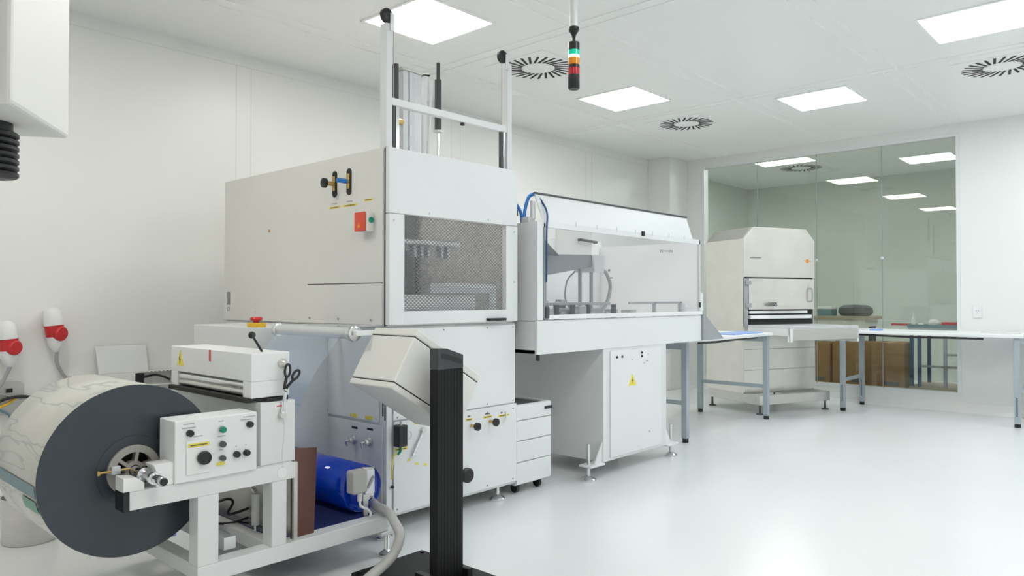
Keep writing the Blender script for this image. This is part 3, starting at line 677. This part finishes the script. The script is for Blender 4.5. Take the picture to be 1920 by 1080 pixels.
B(.02, .04, -.42, d0 - .03, .83, .90).build('side_apron', 'white2', sh, .003)
B(.93, .955, -.42, d0 - .03, .76, .90).build('side_apron', 'white2', sh, .003)
B(.02, .05, -.425, -.385, .77, .90).build('corner_bracket', 'white2', sh, .003)

# ------------------------------------------------------------------ behind the glass
bc = thing('low_cabinet', 'beige cabinet top behind the glass, right of the steel cabinet', 'cabinet', (9.7, 3.2, 0))
B(9.35, 9.9, 2.78, 3.8, .95, .985).build('cabinet_top', 'tanpl', bc, .003)
B(9.38, 9.88, 2.83, 3.75, .86, .95).build('drawer_frame', 'cream', bc, .003)
for x in (9.71, 9.84):
    for y in (2.85, 3.69): B(x, x + .04, y, y + .04, 0, .86).build('leg', 'dgrey', bc, .002)
pb_ = thing('clear_box', 'clear plastic box behind the glass beside the black cushion', 'box', (9.5, 3.3, .985))
B(9.42, 9.62, 3.235, 3.41, .985, 1.07).build('box_body', 'teal', pb_, .004)
B(9.41, 9.63, 3.228, 3.418, 1.07, 1.10).build('box_lid', 'plastic', pb_, .004)
m = MB(); m.lathe((9.65, 3.02, .985), (0, 0, 1), [(.16, 0), (.20, .04), (.19, .10), (.14, .135), (.0, .14)], 28, cap=False)
o = m.build('black_cushion', 'dgrey', bevel=0, smooth=True); tag(o, 'rounded black cushion behind the glass on the beige cabinet top', 'cushion'); o.scale = (1, 1, 1)
for k, (y0, y1, x0, z1, lb) in enumerate(((3.20, 3.62, 9.25, .66, 'brown cardboard carton behind the glass, nearest the steel cabinet'), (2.74, 3.18, 9.28, .68, 'brown cardboard carton behind the glass, middle one of the three'), (2.36, 2.72, 9.22, .69, 'brown cardboard carton behind the glass, next to the blue trolley'))):
    t = thing('cardboard_box', lb, 'box', (x0 + .2, (y0 + y1) / 2, 0), 0, 'cardboard boxes behind the glass')
    B(x0, x0 + .40, y0, y1, 0, z1).build('carton', 'card', t, .004)
    B(x0 - .001, x0 + .401, (y0 + y1) / 2 - .025, (y0 + y1) / 2 + .025, z1, z1 + .001).build('packing_tape', 'tanpl', t, 0)
    B(x0 - .001, x0, y0 + .06, y0 + .22, .20, .24).build('printed_mark', 'ink', t, 0)
tr = thing('platform_trolley', 'blue-framed trolley with plywood deck behind the glass', 'trolley', (9.6, 2.0, 0))
for x, y in ((9.33, 2.30), (9.33, 2.22), (9.85, 2.24), (9.33, 1.96)):
    B(x, x + .04, y, y + .035, .20, .84).build('upright', 'bluem' if y > 2.1 else 'grey', tr, .003)
B(9.30, 9.95, 1.50, 2.34, .17, .20).build('deck', 'tanpl', tr, .003)
B(9.30, 9.95, 1.50, 2.34, .12, .17).build('deck_frame', 'bluem', tr, .003)
B(9.34, 9.36, 1.5, 2.22, .42, .445).build('rail', 'grey', tr, .002)
B(9.34, 9.36, 1.5, 1.96, .56, .585).build('rail', 'grey', tr, .002)
B(9.30, 9.95, 1.50, 2.34, .84, .865).build('top_shelf', 'grey', tr, .003)
for x in (9.36, 9.88):
    for y in (1.6, 2.26): MB().lathe((x, y - .015, .06), (0, 1, 0), [(.02, 0), (.06, .003), (.06, .027), (.02, .03)], 18).build('castor', 'black', tr, 0, True)
ty = thing('tray', 'long teal tray of parts behind the glass on the trolley top', 'tray', (9.5, 2.0, .865))
ty_m = MB().box(9.34, 9.62, 1.58, 2.36, .865, .872).box(9.34, 9.35, 1.58, 2.36, .872, .905).box(9.61, 9.62, 1.58, 2.36, .872, .905).box(9.35, 9.61, 1.58, 1.59, .872, .905).box(9.35, 9.61, 2.35, 2.36, .872, .905)
ty_m.build('tray_body', 'teal', ty, .002)
B(9.45, 9.50, 2.36, 2.56, .885, .91).build('tray_handle', 'red', ty, .003)
tag(B(9.40, 9.55, 1.62, 2.03, .873, .935).build('red_case', 'red', bevel=.006), 'red flat case lying in the teal tray behind the glass', 'case')
bt = thing('bottle', 'small white bottle standing in the teal tray behind the glass', 'bottle', (9.40, 2.31, .873))
MB().lathe((9.40, 2.31, .873), (0, 0, 1), [(.024, 0), (.026, .02), (.02, .085), (.011, .11)], 16).build('bottle_body', 'plastic', bt, 0, True)
Cy((9.40, 2.31, .975), (9.40, 2.31, 1.035), .009).build('nozzle', 'plastic', bt, 0, True)
for y, s_ in ((2.25, .035), (2.115, .065)): 
    o = MB().ball((9.47, y, .873 + s_ * .7), s_, sq=.7).build('wrapped_part', 'plastic', bevel=0, smooth=True)
    tag(o, 'crumpled white wrapping in the teal tray, ' + ('beside the bottle' if y > 2.2 else 'beside the red case'), 'wrapping', 'white wrappings in the teal tray')
# wall sockets
so_ = thing('wall_socket', 'small white socket plate on the wall right of the glass', 'socket', (XW, 1.60, .97))
B(XW - .010, XW, 1.555, 1.64, 1.00, 1.13).build('socket_plate', 'plastic', so_, .003)
m = MB()
for y, z in ((1.605, 1.075), (1.59, 1.075), (1.598, 1.05)): m.box(XW - .0115, XW - .010, y - .004, y + .004, z - .004, z + .004)
m.build('socket_holes', 'grey', so_, 0)
# left wall: three-phase plugs
def plug(x, zt, label, cable_pts, tilt):
    t = thing('power_plug', label, 'plug', (x, YW - .08, zt - .2), 0, 'red industrial plugs on the left wall')
    s = 1.0; y = YW - .085; ax = Vector((tilt, 0, -1)).normalized()
    p = Vector((x, y, zt))
    soc = MB().lathe(p, ax, [(.0, 0), (.03, .006), (.046, .025), (.055, .06), (.058, .11), (.056, .112)], 28, cap=True).build('socket_housing', 'plastic', t, 0, True)
    B(x - .03, x + .03, y + .03, YW, zt - .11, zt - .02).build('wall_bracket', 'plastic', soc, .005)
    q = p + ax * .112
    MB().lathe(q, ax, [(.055, 0), (.053, .015), (.05, .07)], 28).build('red_collar', 'red', t, 0, True)
    q2 = p + ax * .165 + Vector((.025, -.045, 0))
    MB().lathe(q2, Vector((.5, -1, -.1)), [(.0, -.03), (.04, -.03), (.046, -.02), (.046, .0), (.038, .010), (0, .012)], 28, cap=False).build('plug_cap', 'red', t, 0, True)
    q3 = p + ax * .182
    MB().lathe(q3, ax, [(.048, 0), (.045, .04), (.035, .07), (.02, .095), (.012, .10)], 24).build('plug_body', 'plastic', t, 0, True)
    q4 = p + ax * .28
    MB().tube([q4] + [Vector(c) for c in cable_pts], .011).build('plug_cable', 'cable', t, 0, True)
plug(1.455, 1.145, 'red and white industrial plug on the left wall, further from the photo edge', [(1.49, YW - .07, .80), (1.53, YW - .05, .72), (1.57, YW - .03, .68)], .11)
plug(1.215, 1.07, 'red and white industrial plug on the left wall, at the left edge', [(1.22, YW - .07, .74), (1.18, YW - .06, .66), (1.10, YW - .06, .58)], .08)
ju = thing('junction_plate', 'rounded grey junction plate with loose wires on the left wall', 'junction box', (1.25, YW, .5))
pts = []
for cx_, cz_, a0_ in ((1.28, .66, 0), (1.05, .66, 90), (1.05, .54, 180), (1.28, .54, 270)):
    for k in range(6): a = math.radians(a0_ + k * 18); pts.append((cx_ + .045 * math.cos(a), cz_ + .045 * math.sin(a)))
MB().prism(pts, 'y', YW - .03, YW).build('plate', 'steel', ju, .004)
MB().tube([(1.05, YW - .06, .53), (1.15, YW - .07, .57), (1.24, YW - .06, .60), (1.33, YW - .05, .60), (1.42, YW - .04, .57)], .009).build('black_cable', 'black', ju, 0, True)
MB().tube([(1.02, YW - .07, .56), (1.12, YW - .08, .54), (1.22, YW - .06, .56), (1.28, YW - .03, .59)], .007).build('yellow_wire', 'yellow', ju, 0, True)
MB().tube([(1.05, YW - .05, .62), (1.18, YW - .06, .63), (1.30, YW - .05, .59), (1.40, YW - .04, .60), (1.52, YW - .03, .605)], .005).build('grey_wire', 'grey', ju, 0, True)
MB().tube([(1.18, YW - .06, .54), (1.24, YW - .06, .50), (1.25, YW - .06, .44)], .008).build('teal_tube', 'teal', ju, 0, True)
B(1.23, 1.262, YW - .045, YW - .03, .63, .655).build('black_clip', 'black', ju, .002)
# wall trunking with an open section
wt = MB(); ty0 = YW - .07
wt.box(1.58, 1.96, ty0, YW, .605, .705).box(2.215, 4.8, ty0, YW, .605, .705).box(1.96, 2.215, YW - .008, YW, .605, .705).box(1.96, 2.215, ty0, YW, .697, .705).box(1.96, 2.215, ty0, YW, .605, .612)
trunk = struct(wt.build('trim_2', 'wall', bevel=.002))
B(1.965, 2.02, ty0 + .01, YW - .01, .62, .69).build('socket_insert', 'black', trunk, .003)
MB().tube([(2.02, ty0 + .02, .665), (2.09, ty0 + .015, .675), (2.15, ty0 + .02, .66), (2.20, ty0 + .03, .635)], .008).build('black_cable', 'black', trunk, 0, True)
m = MB()
for k in range(7): m.box(2.03 + k * .027, 2.043 + k * .027, ty0 - .001, ty0, .699, .703)
m.build('slots', 'gap', trunk, 0)
lb_ = MB()
vv = [(1.735, ty0 + .005, .706), (2.045, ty0 + .005, .706), (2.045, YW - .025, .880), (1.725, YW - .025, .880)]
lb_._add(vv + [(x, y + .012, z + .004) for x, y, z in vv], [(0, 1, 2, 3), (7, 6, 5, 4), (0, 4, 5, 1), (1, 5, 6, 2), (2, 6, 7, 3), (3, 7, 4, 0)])
tag(lb_.build('cover_panel', 'white2', bevel=.001), 'blank white cover panel leaning on the left wall above the trunking', 'panel')

# ------------------------------------------------------------------ unwinding stand
us = thing('unwinding_stand', 'white steel film unwinding stand with control box and roller press', 'machine', (1.7, 3.1, 0))
FY0, FY1, RY0, RY1 = 2.70, 2.775, 3.46, 3.53
def side(y0, y1):
    m = MB()
    m.box(.995, 1.64, y0, y1, .465, .53)           # upper beam
    m.box(1.235, 1.315, y0, y1, .205, .465)
    m.box(1.535, 1.60, y0, y1, .205, .465)
    m.box(1.235, 2.118, y0, y1, .14, .205)
    return m
side(FY0, FY1).build('side_frame', 'white', us, .003)
side(RY0, RY1).build('side_frame', 'white', us, .003)
for x in (1.245, 1.56, 2.04): B(x, x + .06, FY1, RY0, .145, .20).build('cross_member', 'white', us, .003)
B(1.56, 1.62, FY1, RY0, .47, .53).build('cross_member', 'white', us, .003)
B(.975, .995, FY0 - .002, FY1 + .002, .462, .533).build('end_cap', 'black', us, .003)
B(.975, .995, RY0 - .002, RY1 + .002, .462, .533).build('end_cap', 'black', us, .003)
B(1.61, 2.10, FY1, RY0, .19, .203).build('deck_plate', 'deck', us, .001)
for x, y in ((2.155, 2.76), (2.155, 3.5), (1.28, 2.76), (1.70, 3.5)):
    foot(x, y, .14, us, .036)
B(2.08, 2.19, 2.70, 2.82, .118, .135).build('foot_bracket', 'white2', us, .003)
# saddle blocks
for y0, y1 in ((FY0, FY1), (RY0, RY1)):
    MB().prism([(.975, .53), (1.045, .53), (1.045, .555), (1.02, .575), (.975, .58)], 'y', y0, y1).build('saddle_block', 'plastic', us, .002)
    MB().prism([(1.085, .53), (1.145, .53), (1.145, .61), (1.075, .61), (1.085, .585)], 'y', y0, y1).build('saddle_block', 'plastic', us, .002)
cp = MB().prism([(2.040, .205), (2.060, .205), (2.064, .275), (2.094, .29), (2.094, .345), (2.084, .352), (2.094, .36), (2.094, .42), (2.032, .428), (2.032, .29)], 'y', 2.776, 2.788).build('connector_plate', 'steel', us, .002)
B(2.034, 2.088, 2.762, 2.776, .305, .415).build('connector_frame', 'alu', cp, .004)
for z in (.285, .425): Cy((2.082, 2.772, z), (2.082, 2.765, z), .005).build('screw', 'grey', cp, 0)
MB().bar((2.045, 2.758, .335), (2.078, 2.758, .385), .010, .008, (0, 1, 0)).build('locking_lever', 'grey', cp, .001)
B(1.956, 2.034, 2.742, 2.80, .322, .425).build('connector_hood', 'hose', us, .008)
Cy((2.006, 2.765, .322), (2.006, 2.765, .285), .012).build('cable_gland', 'plastic', us, 0, True)
MB().tube([(2.006, 2.765, .29), (2.008, 2.76, .262), (2.035, 2.752, .245), (2.052, 2.748, .225), (2.050, 2.745, .209)], .006).build('connector_cable', 'plastic', us, 0, True)
# splice press
up = MB(); xa, xb, ya, yb = 1.47, 1.64, 2.75, 3.50
up.box(xa, xb, ya, yb, .866, .98).box(xa, xb, ya, ya + .07, .80, .866).box(xa, xb, yb - .07, yb, .80, .866).box(xa + .06, xb, ya + .07, yb - .07, .80, .866)
pr_ = up.build('press_head', 'white2', us, .003)
for z, r, c in ((.846, .016, 'chrome'), (.818, .014, 'steel')): Cy((xa + .02, ya + .07, z), (xa + .02, yb - .07, z), r).build('press_roller', c, us, 0, True)
B(xa - .012, xb, ya + .01, yb, .782, .80).build('press_gap', 'gap', us, 0)
B(xa + .03, 1.655, 2.73, yb, .53, .782).build('press_base', 'white', us, .003)
MB().prism([(3.10, .93), (3.114, .93), (3.114, .979), (3.10, .979)], 'x', xa - .002, xa).build('red_marker', 'red', us, 0)
w_ = MB().prism([(3.365, .895), (3.435, .895), (3.40, .965)], 'x', xa - .002, xa).build('warning_sign', 'label', us, 0)
MB().prism([(3.401, .945), (3.411, .918), (3.402, .918), (3.406, .900), (3.392, .924), (3.400, .924)], 'x', xa - .003, xa - .002).build('bolt_symbol', 'ink', w_, 0)
lv = Cy((1.56, 2.83, .98), (1.50, 2.80, 1.05), .005).build('press_lever', 'black', us, 0)
MB().ball((1.498, 2.799, 1.052), .015).build('lever_knob', 'black', lv, 0, True)
MB().lathe((1.605, ya, .935), (0, -1, 0), [(.018, 0), (.02, .008), (.012, .016), (.008, .03)], 18).build('knurled_screw', 'steel', us, 0, True)
MB().lathe((1.59, 2.73, .725), (0, -1, 0), [(.014, 0), (.016, .01), (.012, .02)], 16).build('knurled_screw', 'steel', us, 0, True)
B(1.56, 1.62, 2.729, 2.73, .752, .772).build('red_print_label', 'plastic', us, 0)
B(1.57, 1.605, 2.728, 2.729, .760, .765).build('red_print', 'red', us, 0)
B(1.53, 1.60, 2.738, 2.75, .784, .796).build('clamp_bar', 'black', us, .002)
# control box
k0, k1, q0, q1, z0, z1 = 1.145, 1.463, 2.69, 2.825, .53, .757
cbx = B(k0, k1, q0, q1, z0, z1).build('control_box', 'white2', us, .004)
def kn(x, z, r, mm, h=.018, ring=None):
    if ring: MB().lathe((x, q0, z), (0, -1, 0), [(r * 1.25, 0), (r * 1.2, .008)], 24).build('bezel_ring', ring, cbx, 0, True)
    MB().lathe((x, q0 - (.006 if ring else 0), z), (0, -1, 0), [(r, 0), (r, h * .7), (r * .85, h)], 24).build('knob', mm, cbx, 0, True)
kn(1.197, .708, .0125, 'black'); kn(1.430, .712, .0125, 'black')
kn(1.318, .707, .012, 'green', ring='alu'); kn(1.318, .652, .0115, 'dgrey', ring='alu'); kn(1.318, .600, .0105, 'dgrey', ring='alu')
kn(1.377, .604, .0125, 'black'); kn(1.417, .604, .0125, 'black')
dial = B(1.185, 1.275, q0 - .004, q0, .555, .680).build('dial_plate', 'plastic', cbx, .002)
MB().lathe((1.248, q0 - .004, .612), (0, -1, 0), [(.024, 0), (.026, .008), (.023, .02), (.008, .022)], 28).build('main_dial', 'black', cbx, 0, True)
B(1.190, 1.270, q0 - .005, q0 - .004, .655, .669).build('yellow_label', 'label', cbx, 0)
B(1.198, 1.262, q0 - .0058, q0 - .005, .660, .664).build('print', 'ink', cbx, 0)
B(1.300, 1.332, q0 - .001, q0, .572, .584).build('yellow_label', 'label', cbx, 0)
m = MB()
for x, z, w__ in ((1.195, .742, .04), (1.318, .738, .02), (1.43, .742, .05), (1.318, .681, .03), (1.318, .630, .012), (1.377, .634, .006), (1.417, .634, .006), (1.195, .728, .05), (1.415, .732, .04), (1.230, .693, .035)):
    m.box(x - w__ / 2, x + w__ / 2, q0 - .0008, q0, z - .0018, z + .0018)
m.build('panel_print', 'cable', cbx, 0)
# guide roller to the forming machine
gr = Cy((1.95, 2.76, 1.045), (1.95, 3.36, 1.045), .026, seg=28).build('guide_roller', 'alu', us, .002, True)
for y in (2.72, 3.36): MB().lathe((1.95, y, 1.045), (0, 1, 0), [(.018, 0), (.034, .005), (.036, .018), (.034, .03), (.018, .035)], 24).build('roller_collar', 'chrome', gr, 0, True)
for y in (2.70, 3.40):
    B(1.93, 2.32, y - .012, y + .012, 1.035, 1.058).build('roller_arm', 'white2', us, .002)
# metal guard and brown plate below the press
B(1.645, 1.662, 2.72, 2.735, .205, .525).build('guard_post', 'steel', us, .001)
B(1.655, 1.658, 2.735, 3.40, .205, .53).build('guard_sheet', 'steel', us, 0)
MB().prism([(1.645, .205), (1.755, .203), (1.768, .565), (1.645, .58)], 'y', 2.742, 2.748).build('brown_shield', 'brown', us, .001)
# pneumatics seen through the frame
Cy((1.60, 2.95, .23), (1.60, 2.95, .365), .017).build('air_cylinder', 'plastic', us, .002, True)
Cy((1.60, 2.95, .203), (1.60, 2.95, .23), .006).build('piston_rod', 'chrome', us, 0, True)
MB().bar((1.56, 3.0, .45), (1.60, 2.95, .37), .03, .01).build('swing_arm', 'alu', us, .002)
m = MB().box(1.50, 1.545, 3.2, 3.3, .16, .26).cyl((1.53, 3.18, .20), (1.53, 3.18, .29), .012)
m.build('valve_block', 'grey', us, .004)
MB().tube([(1.46, 3.2, .27), (1.56, 3.15, .31), (1.60, 3.15, .29), (1.58, 3.15, .24), (1.70, 3.1, .27)], .006).build('air_hose', 'black', us, 0, True)
MB().tube([(1.46, 3.22, .22), (1.58, 3.15, .20), (1.70, 3.1, .23)], .005).build('air_hose', 'black', us, 0, True)
B(1.38, 1.43, 2.79, 3.44, .21, .26).build('link_bar', 'alu', us, .003)

# film between roller and stand
fl = [(1.668, .50), (1.675, .60), (1.70, .70), (1.745, .80), (1.81, .90), (1.875, .975), (1.925, 1.035), (1.95, 1.0725)]
def sheet(path, y0, y1, name, m, t=.0008):
    s = MB(); n = len(path)
    s._add([(x, y, z) for y in (y0, y1) for x, z in path], [(i, i + 1, n + i + 1, n + i) for i in range(n - 1)])
    o = s.build(name, m, bevel=0, smooth=True); return o
tag(sheet(fl + [(2.05, 1.071), (2.20, 1.068), (2.318, 1.064)], 2.80, 3.35, 'film_web', 'film'), 'clear plastic film web running up over the guide roller', 'film')
# blue film roll on the deck
bl = thing('blue_film_roll', 'translucent blue rolled film lying on the stand deck', 'film roll', (2.07, 3.1, .2))
pr2 = [(.108, 0), (.108, .62)]
o = MB().lathe((2.075, 2.84, .315), (0, 1, 0), pr2, 48, cap=False).build('rolled_film', 'bluefilm', bl, 0, True)
sm = o.modifiers.new('solid', 'SOLIDIFY'); sm.thickness = .002
o = MB().lathe((2.075, 2.85, .315), (0, 1, 0), [(.102, 0), (.102, .6)], 48, cap=False).build('inner_turn', 'bluefilm', bl, 0, True)
sm = o.modifiers.new('solid', 'SOLIDIFY'); sm.thickness = .002
MB().lathe((2.075, 2.852, .315), (0, 1, 0), [(.0, 0), (.1, 0), (.1, .003), (0, .003)], 48, cap=False).build('end_disc', 'bluefilm', bl, 0, True)

# big film roll
fr = thing('film_roll', 'large wound roll of clear film with dark grey edge and spoked hub', 'film roll', (1.063, 3.1, .26))
rc = Vector((1.063, 0, .573)); R0 = .311
MB().lathe((rc.x, 2.852, rc.z), (0, 1, 0), [(R0 - .001, 0), (R0, .002), (R0, .52), (R0 - .001, .522)], 96, cap=False).build('wound_film', 'roll', fr, 0, True)
m = MB()
prof = [(.092, -.001), (.125, -.001), (.1255, .0005), (.128, .0005), (.1285, -.001), (.31, -.001), (.311, .001)]
m.lathe((rc.x, 2.851, rc.z), (0, 1, 0), prof, 96, cap=False); m.build('film_edge', 'rollside', fr, 0, True)
m = MB(); m.lathe((rc.x, 3.374, rc.z), (0, 1, 0), [(.092, 0), (.31, 0)], 96, cap=False); m.build('film_edge', 'rollside', fr, 0, True)
hb = MB()
def ringsec(r0, r1, y0, y1): hb.lathe((rc.x, y0, rc.z), (0, 1, 0), [(r0, 0), (r1, 0), (r1, y1 - y0), (r0, y1 - y0), (r0, 0)], 64, cap=False)
ringsec(.066, .092, 2.838, 2.87); ringsec(.02, .034, 2.838, 2.87)
for k in range(6):
    a = math.radians(20 + 60 * k); hb.bar((rc.x + .03 * math.cos(a), 2.854, rc.z + .03 * math.sin(a)), (rc.x + .07 * math.cos(a), 2.854, rc.z + .07 * math.sin(a)), .012, .028, (0, 1, 0))
hb.build('hub_wheel', 'hub', fr, .001, False)
Cy((rc.x, 2.90, rc.z), (rc.x, 3.33, rc.z), .091, seg=48).build('core', 'gap', fr, 0, True)
sf = MB().lathe((rc.x, 2.585, rc.z), (0, 1, 0), [(.014, 0), (.016, .003), (.016, .07), (.022, .072), (.022, .09), (.016, .092), (.016, .16), (.024, .162), (.024, .18), (.018, .182), (.018, .27), (.018, .85), (.018, 1.0)], 28).build('shaft', 'chrome', fr, 0, True)
Cy((rc.x, 2.580, rc.z), (rc.x, 2.586, rc.z), .013).build('shaft_plug', 'black', sf, 0)
MB().cyl((rc.x - .125, 2.825, .585), (rc.x - .02, 2.825, .585), .0045).box(rc.x - .13, rc.x - .122, 2.82, 2.83, .577, .593).build('clamp_spindle', 'brass', fr, 0, False)
cl_ = B(rc.x - .085, rc.x - .055, 2.815, 2.838, .572, .602).build('clamp_block', 'alu', fr, .002)
# loose teal tail of film under the roll
tl = []
for k in range(6):
    a = math.radians(191 + k * 1.6); tl.append((rc.x + (R0 + .004) * math.cos(a), rc.z + (R0 + .004) * math.sin(a)))
o = sheet(tl, 2.856, 3.02, 'teal_strip', 'greenfilm')
tag(o, 'teal printed strip stuck low on the big film roll', 'strip')

tl = []
for k in range(6):
    a = math.radians(181 + k * 1.6); tl.append((rc.x + (R0 + .003) * math.cos(a), rc.z + (R0 + .003) * math.sin(a)))
o = sheet(tl, 2.856, 3.34, 'grey_strip', 'teal')
tag(o, 'blue-grey printed strip across the side of the big film roll', 'strip')
# pail under the roll
pl = thing('steel_pail', 'round stainless pail on the floor behind the big film roll', 'pail', (1.10, 4.25, 0))
MB().lathe((1.10, 4.25, 0), (0, 0, 1), [(.115, 0), (.12, .01), (.125, .22), (.13, .225), (.122, .225), (.115, .012), (0, .012)], 40, cap=False).build('pail_body', 'steel', pl, 0, True)
MB().lathe((1.10, 4.25, 0), (0, 0, 1), [(.0, 0.001), (.115, 0.001)], 40, cap=False).build('pail_bottom', 'steel', pl, 0)
tag(B(1.42, 1.62, 3.78, 3.98, 0.0, .012).build('blue_mat', 'bluel', bevel=.002), 'blue sheet lying on the floor under the unwinding stand', 'sheet')

# scissors hanging on the press
ss = thing('scissors', 'black-handled scissors hanging open on a bead chain from the press', 'scissors', (1.61, 2.72, .75))
def loop(cx_, cz_, rx, rz_, rot):
    P = []
    for k in range(13):
        a = 2 * math.pi * k / 12; x = rx * math.cos(a); z = rz_ * math.sin(a)
        P.append((cx_ + x * math.cos(rot) - z * math.sin(rot), 2.718, cz_ + x * math.sin(rot) + z * math.cos(rot)))
    return P
MB().tube(loop(1.612, .905, .012, .026, -.1), .005, 8, 2).tube([(1.608, 2.718, .88), (1.600, 2.718, .85), (1.597, 2.718, .83)], .006, 8).build('handle', 'black', ss, 0, True)
MB().tube(loop(1.650, .885, .012, .022, -.7), .0055, 8, 2).tube([(1.638, 2.718, .865), (1.612, 2.718, .84), (1.600, 2.718, .82)], .006, 8).build('handle', 'black', ss, 0, True)
MB().prism([(1.594, .83), (1.604, .83), (1.588, .725), (1.583, .725)], 'y', 2.717, 2.719).build('blade', 'chrome', ss, 0)
MB().prism([(1.598, .83), (1.610, .825), (1.594, .73), (1.590, .732)], 'y', 2.7145, 2.7165).build('blade', 'chrome', ss, 0)
Cy((1.602, 2.712, .828), (1.602, 2.721, .828), .005).build('pivot', 'steel', ss, 0)
m = MB()
for k in range(26): m.ball((1.580 + .004 * math.sin(k * .25), 2.695, .715 - k * .0078), .0028, 8)
m.build('bead_chain', 'alu', ss, 0, True)
MB().lathe((1.578, 2.70, .497), (0, -1, 0), [(.022, 0), (.022, .002)], 28).build('chain_tag', 'plastic', ss, 0, True)

# ------------------------------------------------------------------ operator terminal on black column
ot = thing('operator_terminal', 'tilted cream control terminal on a black ribbed floor column', 'control panel', (2.10, 2.32, 0))
PR = Vector((-.515, 0, -.857)); bdir = Vector((.857, 0, -.515)); cdir = Vector((.55, 0, .70)).normalized()
cdir = Vector((.515, 0, .857)); P2 = Vector((1.905, 2.395, .858)); Lb, Lc, Ya = .442, .215, .295
def slab(c0, c1, inset=0.0):
    o_ = P2 + bdir * inset; s = MB()
    pts = []
    for c_ in (c0, c1):
        for y in (inset, Ya - inset):
            for b_ in (0, Lb - 2 * inset): pts.append(o_ + bdir * b_ + cdir * c_ + Vector((0, y, 0)))
    s._add(pts, [(0, 1, 3, 2), (4, 6, 7, 5), (0, 4, 5, 1), (2, 3, 7, 6), (0, 2, 6, 4), (1, 5, 7, 3)]); return s
hd_ = slab(0.003, Lc - .003).build('terminal_housing', 'cream', ot, .006)
slab(-.028, 0).build('rear_cover', 'cream', ot, .006)
slab(Lc, Lc + .035).build('front_bezel', 'cream', ot, .006)
slab(-.001, .004, .004).build('seal', 'black', ot, 0); slab(Lc - .004, Lc + .001, .004).build('seal', 'black', ot, 0)
sc2 = slab(Lc + .035, Lc + .037, .04).build('screen', 'dgrey', ot, 0)
cx0, cx1, cy0, cy1 = 2.034, 2.177, 2.27, 2.319
cs = MB(); n = 8
prof = [(cx0, cy1), (cx0, cy0)]
stp = (cx1 - cx0) / n
for k in range(n):
    a = cx0 + k * stp
    prof += [(a + .003, cy0), (a + stp - .003, cy0), (a + stp - .0015, cy0 + .0016)] if k < n - 1 else [(a + .003, cy0), (cx1, cy0)]
    if k < n - 1: prof.append((a + stp + .0015, cy0 + .0016))
prof.append((cx1, cy1))
cs.prism(prof, 'z', .03, .905).build('column', 'blackm', ot, 0)
MB().prism([(cx0 - .001, .906), (cx1 + .001, .906), (cx1 + .001, .962), (cx0 + .05, .992), (cx0 - .001, .994)], 'y', cy0 - .001, cy1 + .001).build('column_cap', 'dgrey2', ot, .002)
sl = []
for k in range(13): a = math.radians(70 + 15 * k); sl.append((2.062 + .011 * math.cos(a), .963 + .011 * math.sin(a)))
for k in range(13): a = math.radians(250 + 15 * k); sl.append((2.158 + .011 * math.cos(a), .935 + .011 * math.sin(a)))
MB().prism(sl, 'y', cy0 - .0022, cy0 - .0008).build('grip_slot', 'black', ot, 0)
Cy((2.155, cy1, .80), (2.155, 2.397, .80), .012).build('mounting_boss', 'black', ot, 0)
B(1.885, 2.285, 2.0, 2.66, .0, .02).build('base_plate', 'blackm', ot, .004)
for x in (cx0 - .03, cx1): B(x, x + .03, 2.24, 2.38, .02, .06).build('base_bracket', 'black', ot, .003)
m = MB()
for x in (1.91, 2.26):
    for y in (2.03, 2.63): m.cyl((x, y, .02), (x, y, .026), .010)
m.each('bolt', 'black', ot, bevel=0)
# grey conduit between machine and terminal
o = MB().tube([(2.322, 3.05, .225), (2.22, 2.98, .232), (2.13, 2.82, .232), (2.10, 2.68, .230), (2.07, 2.60, .212), (2.036, 2.516, .173), (1.955, 2.465, .122), (1.867, 2.47, .072), (1.76, 2.46, .035), (1.62, 2.38, .022)], .0215, 16, 8).build('conduit_hose', 'hose', bevel=0, smooth=True)
tag(o, 'thick grey conduit looping from the forming machine down to the floor', 'hose')

# ------------------------------------------------------------------ hanging control cabinet at upper left
TH2 = math.radians(-33.5)
hc = thing('suspended_cabinet', 'blurred pale grey control cabinet hanging at the upper left corner', 'control cabinet', (.25, 1.061, 1.44), TH2)
B(-.5, 0, 0, .21, 0, .62).build('cabinet_body', 'cream', hc, .005)
B(-.48, -.012, -.014, 0, .012, .6).build('cabinet_door', 'cream', hc, .01)
B(-.30, -.20, .06, .16, .62, H - 1.44).build('suspension_tube', 'white', hc, .005)
def loc2(x, y, z):
    dx, dy = x - .25, y - 1.061; c, n_ = math.cos(-TH2), math.sin(-TH2)
    return Vector((dx * c - dy * n_, dx * n_ + dy * c, z - 1.44))
gp = loc2(.259, 1.198, 1.44)
Cy(gp, gp + Vector((0, 0, -.014)), .026).build('handle_mount', 'black', hc, 0, True)
m = MB(); pf = []
for k in range(7): pf += [(.030, -.012 - k * .009), (.033, -.0145 - k * .009), (.033, -.0185 - k * .009), (.030, -.021 - k * .009)]
m.lathe(gp, (0, 0, 1), pf[::-1], 28)
m.build('grip_handle', 'black', hc, 0, True)
